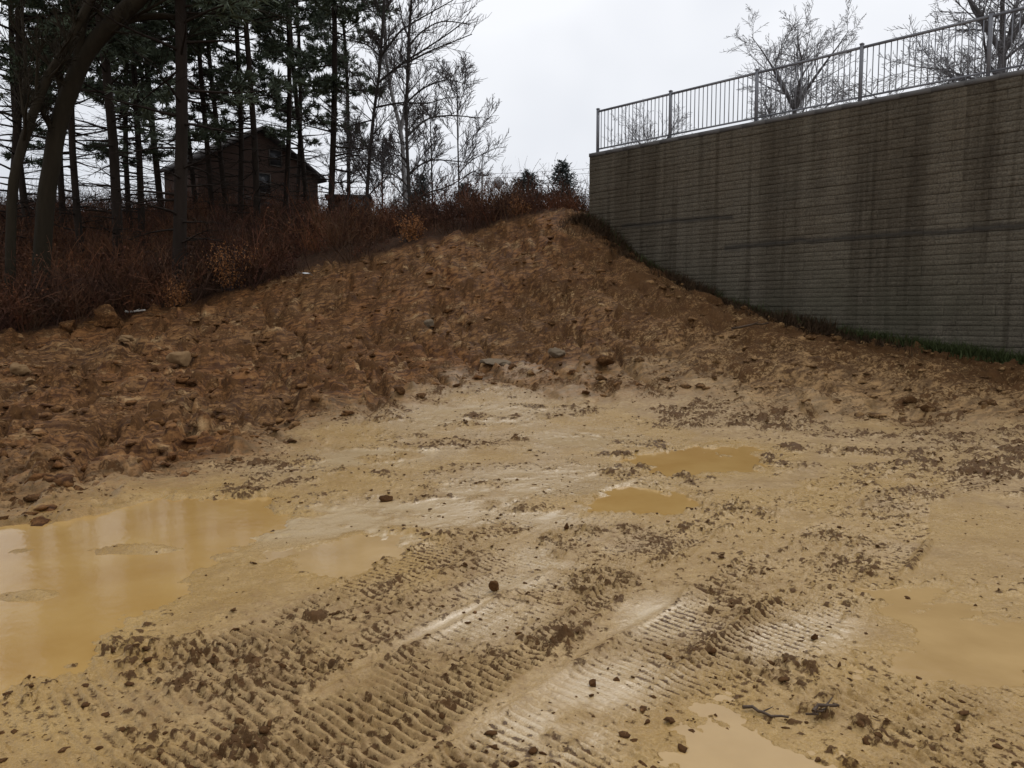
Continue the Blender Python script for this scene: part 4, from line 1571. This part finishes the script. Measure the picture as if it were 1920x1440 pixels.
def shed():
    Y = 50.0
    c = at(655, 372, Y)
    zb = 6.6
    top = at(665, 366, Y)[2]
    e = empty('low_shed', (c[0], Y, zb), 'low dark flat-roofed outbuilding right of the house', 'shed', rz=R(8))
    H = top - zb
    gw = Geo()
    gw.box((-1.35, 0, -1.0), (1.25, 4, H - 0.2))
    link('wall', gw.mesh('wall', M_HOUSE), e)
    gr_ = Geo()
    gr_.box((-1.5, -0.3, H - 0.19), (1.4, 4.3, H))
    link('roof', gr_.mesh('roof', M_ROOF), e)
    gd = Geo()
    gd.box((-0.5, -0.05, -0.3), (0.5, -0.002, 1.5))
    link('door', gd.mesh('door', M_ROOF), e)


shed()

# ------------------------------------------------------------------ utility pole, wires, road sign
PY = 62.0
pt_, pb = at(904, 322, PY), at(904, 386, PY)
zb = min(gz(pt_[0], PY), pb[2])
pole = empty('utility_pole', (pt_[0], PY, zb), 'thin grey utility pole on the skyline carrying two wires', 'pole')
gq = Geo()
gq.tube([[0, 0, -0.5], [0, 0, pt_[2] - zb]], [0.11, 0.075], 8, True)
link('shaft', gq.mesh('shaft', M_POLE, True), pole)
gq = Geo()
gq.box((-0.5, -0.12, pt_[2] - zb - 0.35), (0.5, -0.075, pt_[2] - zb - 0.25))
link('crossarm', gq.mesh('crossarm', M_POLE), pole)


def wire(label, a, b, sag, left=None):
    gq = Geo()
    for p, q_ in ((a, b),) + (((left, a),) if left is not None else ()):
        t = np.linspace(0, 1, 18)[:, None]
        P = p * (1 - t) + q_ * t
        P[:, 2] -= (sag * 4 * t * (1 - t))[:, 0]
        gq.tube(P, 0.013, 4)
    o = link('power_line', gq.mesh('power_line', M_WIRE))
    tag(o, label, 'power line', 'power lines')


wire('upper wire running from the utility pole to behind the wall', at(904, 326, PY), at(1330, 288, 74), 0.35, at(690, 350, 66))
wire('lower wire running from the utility pole to behind the wall', at(904, 334, PY), at(1330, 298, 74), 0.35, at(690, 358, 66))

SY = 60.0
st, sb = at(934, 330, SY), at(934, 384, SY)
zb = min(gz(st[0], SY), sb[2])
sg = empty('road_sign', (st[0], SY, zb), 'grey back of a diamond road sign on the skyline', 'road sign')
gq = Geo()
gq.box((-0.03, -0.03, -0.4), (0.03, 0.03, st[2] - zb - 0.1))
link('post', gq.mesh('post', M_POLE), sg)
gq = Geo()
h = 0.53
zc = st[2] - zb - h
dia = [(0, zc + h), (h * .98, zc), (0, zc - h), (-h * .98, zc)]
gq.add([(a, -0.05, b) for a, b in dia] + [(a, -0.032, b) for a, b in dia],
       [[0, 1, 2, 3], [7, 6, 5, 4], [0, 4, 5, 1], [1, 5, 6, 2], [2, 6, 7, 3], [3, 7, 4, 0]])
link('plate', gq.mesh('plate', M_SIGN), sg)

# ------------------------------------------------------------------ clods and stones
def ico(sub=1):
    import bmesh
    bm = bmesh.new()
    bmesh.ops.create_icosphere(bm, subdivisions=sub, radius=1.0)
    v = np.array([tuple(a.co) for a in bm.verts])
    f = np.array([[a.index for a in p.verts] for p in bm.faces])
    bm.free()
    return v, f


ICO1, ICO2, ICO3 = ico(1), ico(2), ico(4)
crng = np.random.default_rng(77)
cl = Geo()


def clod_shape(base):
    v, f = base
    v = v * (1 + crng.normal(0, 0.24, (len(v), 1)))
    for k in range(4):
        d = crng.normal(0, 1, 3)
        d /= np.linalg.norm(d)
        v = v - np.maximum(0, v @ d - crng.uniform(0.3, 0.8))[:, None] * d
    return v * np.array([crng.uniform(0.9, 1.7), crng.uniform(0.6, 1.1), crng.uniform(0.35, 0.75)]), f


CL1 = [clod_shape(ICO1) for k in range(24)]
CL2 = [clod_shape(ICO2) for k in range(24)]
npts = 80000
yy_ = 2.2 + 20.3 * crng.random(npts) ** 1.25
tt_ = crng.uniform(-0.74, 0.74, npts)
xx_ = tt_ * yy_
hh_, rg_, dk_, wt_, lt_ = ground(xx_, yy_)
dwl = (xx_ - WA[0]) * WN[0] + (yy_ - WA[1]) * WN[1]
prob = np.where(rg_ > 0.4, 0.16, 0.02 + 0.45 * dk_ ** 1.5) * (lt_ < 0.4) * (dwl > 0.1)
idx = np.nonzero(crng.random(npts) < prob)[0]
for i in idx:
    rgh = rg_[i] > 0.4
    if rgh:
        s = 0.014 + 0.09 * crng.random() ** 6
    else:
        s = 0.003 + 0.015 * crng.random() ** 4 + 0.0009 * yy_[i]
    v, f = (CL1 if (s / yy_[i] < 0.005) else CL2)[crng.integers(0, 24)]
    a = crng.uniform(0, 6.28)
    c, n = math.cos(a), math.sin(a)
    vv = (v * s) @ np.array([[c, -n, 0], [n, c, 0], [0, 0, 1]]).T + np.array([xx_[i], yy_[i], hh_[i] + s * 0.05])
    if rgh:
        col = (1.0, crng.choice([0.0, 0.0, 0.3, 0.7]), 0, 0)
    else:
        col = (0.9, 0.75 + 0.25 * crng.random(), 0, 0)
    cl.add(vv, None, f, col)
o = link('soil_clods', cl.mesh('soil_clods', M_SOIL, False))
tag(o, 'countless loose clods of dark and brown soil strewn over the mud', 'soil clods', kind='stuff')


def rock(name, label, px, py, wpx, hpx, mat, seed, cat='rock', sink=0.3, group=None, p=None):
    if p is None:
        p = hit(px, py)
    Y = p[1]
    rng = np.random.default_rng(seed)
    v, f = ICO3
    v = v.copy()
    wv = wpx / F * Y / 2
    hv = hpx / F * Y / 2
    n = np.zeros(len(v))
    for k in range(9):
        d = rng.normal(0, 1, 3)
        d /= np.linalg.norm(d)
        lim = rng.uniform(0.4, 0.8)
        over = np.maximum(0, v @ d - lim)
        v = v - over[:, None] * d * 0.9
    v = v * (1 + 0.8 * fbm(v[:, 0] * 1.6 + seed + v[:, 2] * 0.7, v[:, 1] * 1.6 + v[:, 2] * 1.5, 4, seed, 0.6)[:, None])
    v = v * np.array([wv, wv * rng.uniform(0.7, 0.95), hv])
    gq = Geo()
    if mat in (M_BCLOD, M_DCLOD):
        gq.add(v, None, f, (1.0, 0.55 if mat is M_BCLOD else 0.95, 0, 0))
        mat = M_SOIL
    else:
        gq.add(v, None, f)
    o = link(name, gq.mesh(name, mat, True))
    o.location = (p[0], p[1], p[2] + hv * (1 - sink * 1.4))
    o.rotation_euler = (rng.normal(0, .1), rng.normal(0, .1), rng.uniform(0, 6.28))
    return tag(o, label, cat, group)


GR = 'stones and big clods on the ground'
rock('rock', 'big pale tan rock half buried in the rough soil at left', 340, 684, 46, 34, M_STONE, 1, group=GR)
rock('rock', 'tan rock at the left edge of the rough soil', 36, 702, 52, 32, M_STONE, 2, group=GR)
rock('rock', 'small tan stone beside the rock at the left edge', 56, 722, 22, 16, M_STONE, 13, group=GR)
rock('soil_lump', 'peaked lump of soil standing on the crest at left', 204, 612, 52, 60, M_BCLOD, 3, 'soil clod', 0.35, GR)
rock('soil_lump', 'low lump of soil on the crest left of the peaked lump', 126, 620, 36, 30, M_BCLOD, 4, 'soil clod', 0.35, GR)
rock('rock', 'pale grey rock on the left face of the mound', 806, 615, 28, 22, M_GREY, 5, group=GR, sink=0.5)
rock('rock', 'flat grey stone at the foot of the mound', 925, 682, 60, 20, M_GREY, 6, group=GR, sink=0.6)
rock('rock', 'grey stone right of the flat grey stone at the mound foot', 1045, 668, 42, 24, M_GREY, 7, group=GR, sink=0.55)
rock('soil_lump', 'dark soil clod at the mound foot right of the grey stones', 1133, 692, 36, 22, M_DCLOD, 8, 'soil clod', 0.3, GR)
rock('stone', 'dark round stone lying in the right-hand puddle', 1702, 1133, 26, 18, M_DCLOD, 9, 'stone', 0.3, GR)
rock('soil_lump', 'dark upright clod beside the middle track', 925, 1108, 24, 26, M_DCLOD, 10, 'soil clod', 0.25, GR)
rock('soil_lump', 'small dark upright clod on the pale wet mud', 1062, 996, 12, 18, M_DCLOD, 11, 'soil clod', 0.25, GR)
rock('rock', 'flat dark clod near the left side of the pale wet mud', 722, 942, 34, 16, M_DCLOD, 12, group=GR, sink=0.55)
rock('soil_lump', 'dark clod at the edge of the nearest track', 1112, 1290, 18, 18, M_DCLOD, 14, 'soil clod', 0.3, GR)
rock('soil_lump', 'dark clod lying left of the dark stone in the right puddle', 1528, 1203, 16, 15, M_DCLOD, 15, 'soil clod', 0.3, GR)
rock('rock', 'pale tan stone on the rough soil below the peaked lump', 235, 645, 30, 18, M_STONE, 16, group=GR)
rock('rock', 'brown stone below the big pale rock', 362, 722, 28, 16, M_BCLOD, 17, group=GR)


def stick(label, a, b, wpx, mat, seed, lift=0.01):
    pa, pb_ = hit(*a), hit(*b)
    rng = random.Random(seed)
    n = 7
    P = np.array([pa + (pb_ - pa) * k / (n - 1) for k in range(n)])
    for k in range(n):
        P[k, 2] = gz(P[k, 0], P[k, 1]) + lift
    P[:, 2] = P[:, 2] * 0.3 + np.linspace(P[:, 2].max(), P[:, 2].max(), n) * 0.7
    P[1:-1] += np.array([[rng.gauss(0, .012), rng.gauss(0, .012), 0] for _ in range(n - 2)])
    rad = wpx / F * P[:, 1].mean() / 2
    c = P.mean(0)
    gq = Geo()
    gq.tube(P - c, rad * np.linspace(1.15, 0.7, n), 6, True)
    k = P[n // 2] - c
    gq.tube([k, k + (P[-1] - P[0]) * 0.18 + np.array([0.02, 0.03, rad * 2])], [rad * 0.6, rad * 0.3], 5)
    o = link('stick', gq.mesh('stick', mat, True))
    o.location = tuple(c)
    return tag(o, label, 'stick', 'sticks on the ground')


stick('dark muddy stick at the bottom right, pointing down to the right', (1392, 1338), (1478, 1362), 6, M_STICK, 1)
stick('upper of two crossed dark sticks at the bottom right', (1510, 1360), (1558, 1334), 4, M_STICK, 2)
stick('lower thicker of two dark sticks at the bottom right', (1524, 1364), (1572, 1346), 7, M_STICK, 3)
stick('bleached stick at the brush edge right of the peaked soil lump', (236, 592), (272, 586), 4, M_PSTICK, 5, 0.03)
stick('dead branch on the slope below the wall', (1372, 640), (1440, 617), 4, M_STICK, 6, 0.03)

p = hit(571, 519)
gq = Geo()
nx, ny = 12, 5
X, Yg = np.meshgrid(np.linspace(-0.20, 0.20, nx), np.linspace(-0.09, 0.09, ny))
Z = 0.05 + 0.05 * np.cos(X * 5) + 0.02 * np.sin(X * 17 + Yg * 20)
v = np.stack([X + 0.02 * np.sin(Yg * 30), Yg, Z], -1).reshape(-1, 3)
q = np.array([[a * nx + b, a * nx + b + 1, (a + 1) * nx + b + 1, (a + 1) * nx + b] for a in range(ny - 1) for b in range(nx - 1)])
gq.add(v, q)
gq.add(v - np.array([0, 0, 0.006]), q[:, ::-1])
o = link('plastic_sheet', gq.mesh('plastic_sheet', M_PLASTIC, True))
o.location = (p[0], p[1], p[2] + 0.0)
o.rotation_euler = (0, 0.1, 0.2)
tag(o, 'scrap of white plastic lying at the brush edge below the house', 'litter')
# ------------------------------------------------------------------ growth along the wall's foot
gw_, gg_ = Geo(), Geo()
grng = random.Random(15)
for i in range(3600):
    s = grng.uniform(0.0, 15.0)
    green = grng.random() < (0.08 + 0.92 * float(sstep(np.array(6.5), np.array(10.0), np.array(s))))
    d = abs(grng.gauss(0, 0.22 if green else 0.55)) + 0.05
    p = WA + WD * s + WN * d
    z = float(hbase(p[0], p[1]))
    tgt = gg_ if green else gw_
    H = grng.uniform(0.12, 0.34) if green else grng.uniform(0.08, 0.34) * (0.6 + 0.6 * (math.sin(s * 2.1) > 0.2))
    for k in range(5):
        az = grng.uniform(0, 6.28)
        dv = np.array([math.cos(az) * 0.5, math.sin(az) * 0.5, 1])
        P = wander((p[0] + grng.gauss(0, .05), p[1] + grng.gauss(0, .05), z - 0.03), dv, H * grng.uniform(.6, 1.1), 3, grng, 0.2, -0.08)
        tgt.ribbon(P, np.linspace(0.010, 0.003, 4), np.array([-math.sin(az), math.cos(az), 0]))
o = link('weeds', gw_.mesh('weeds', M_WEED))
tag(o, 'dark dead weeds along the foot of the block wall', 'weeds', kind='stuff')
o = link('grass', gg_.mesh('grass', M_GRASS))
tag(o, 'dark green grass at the foot of the wall near the right edge', 'grass', kind='stuff')
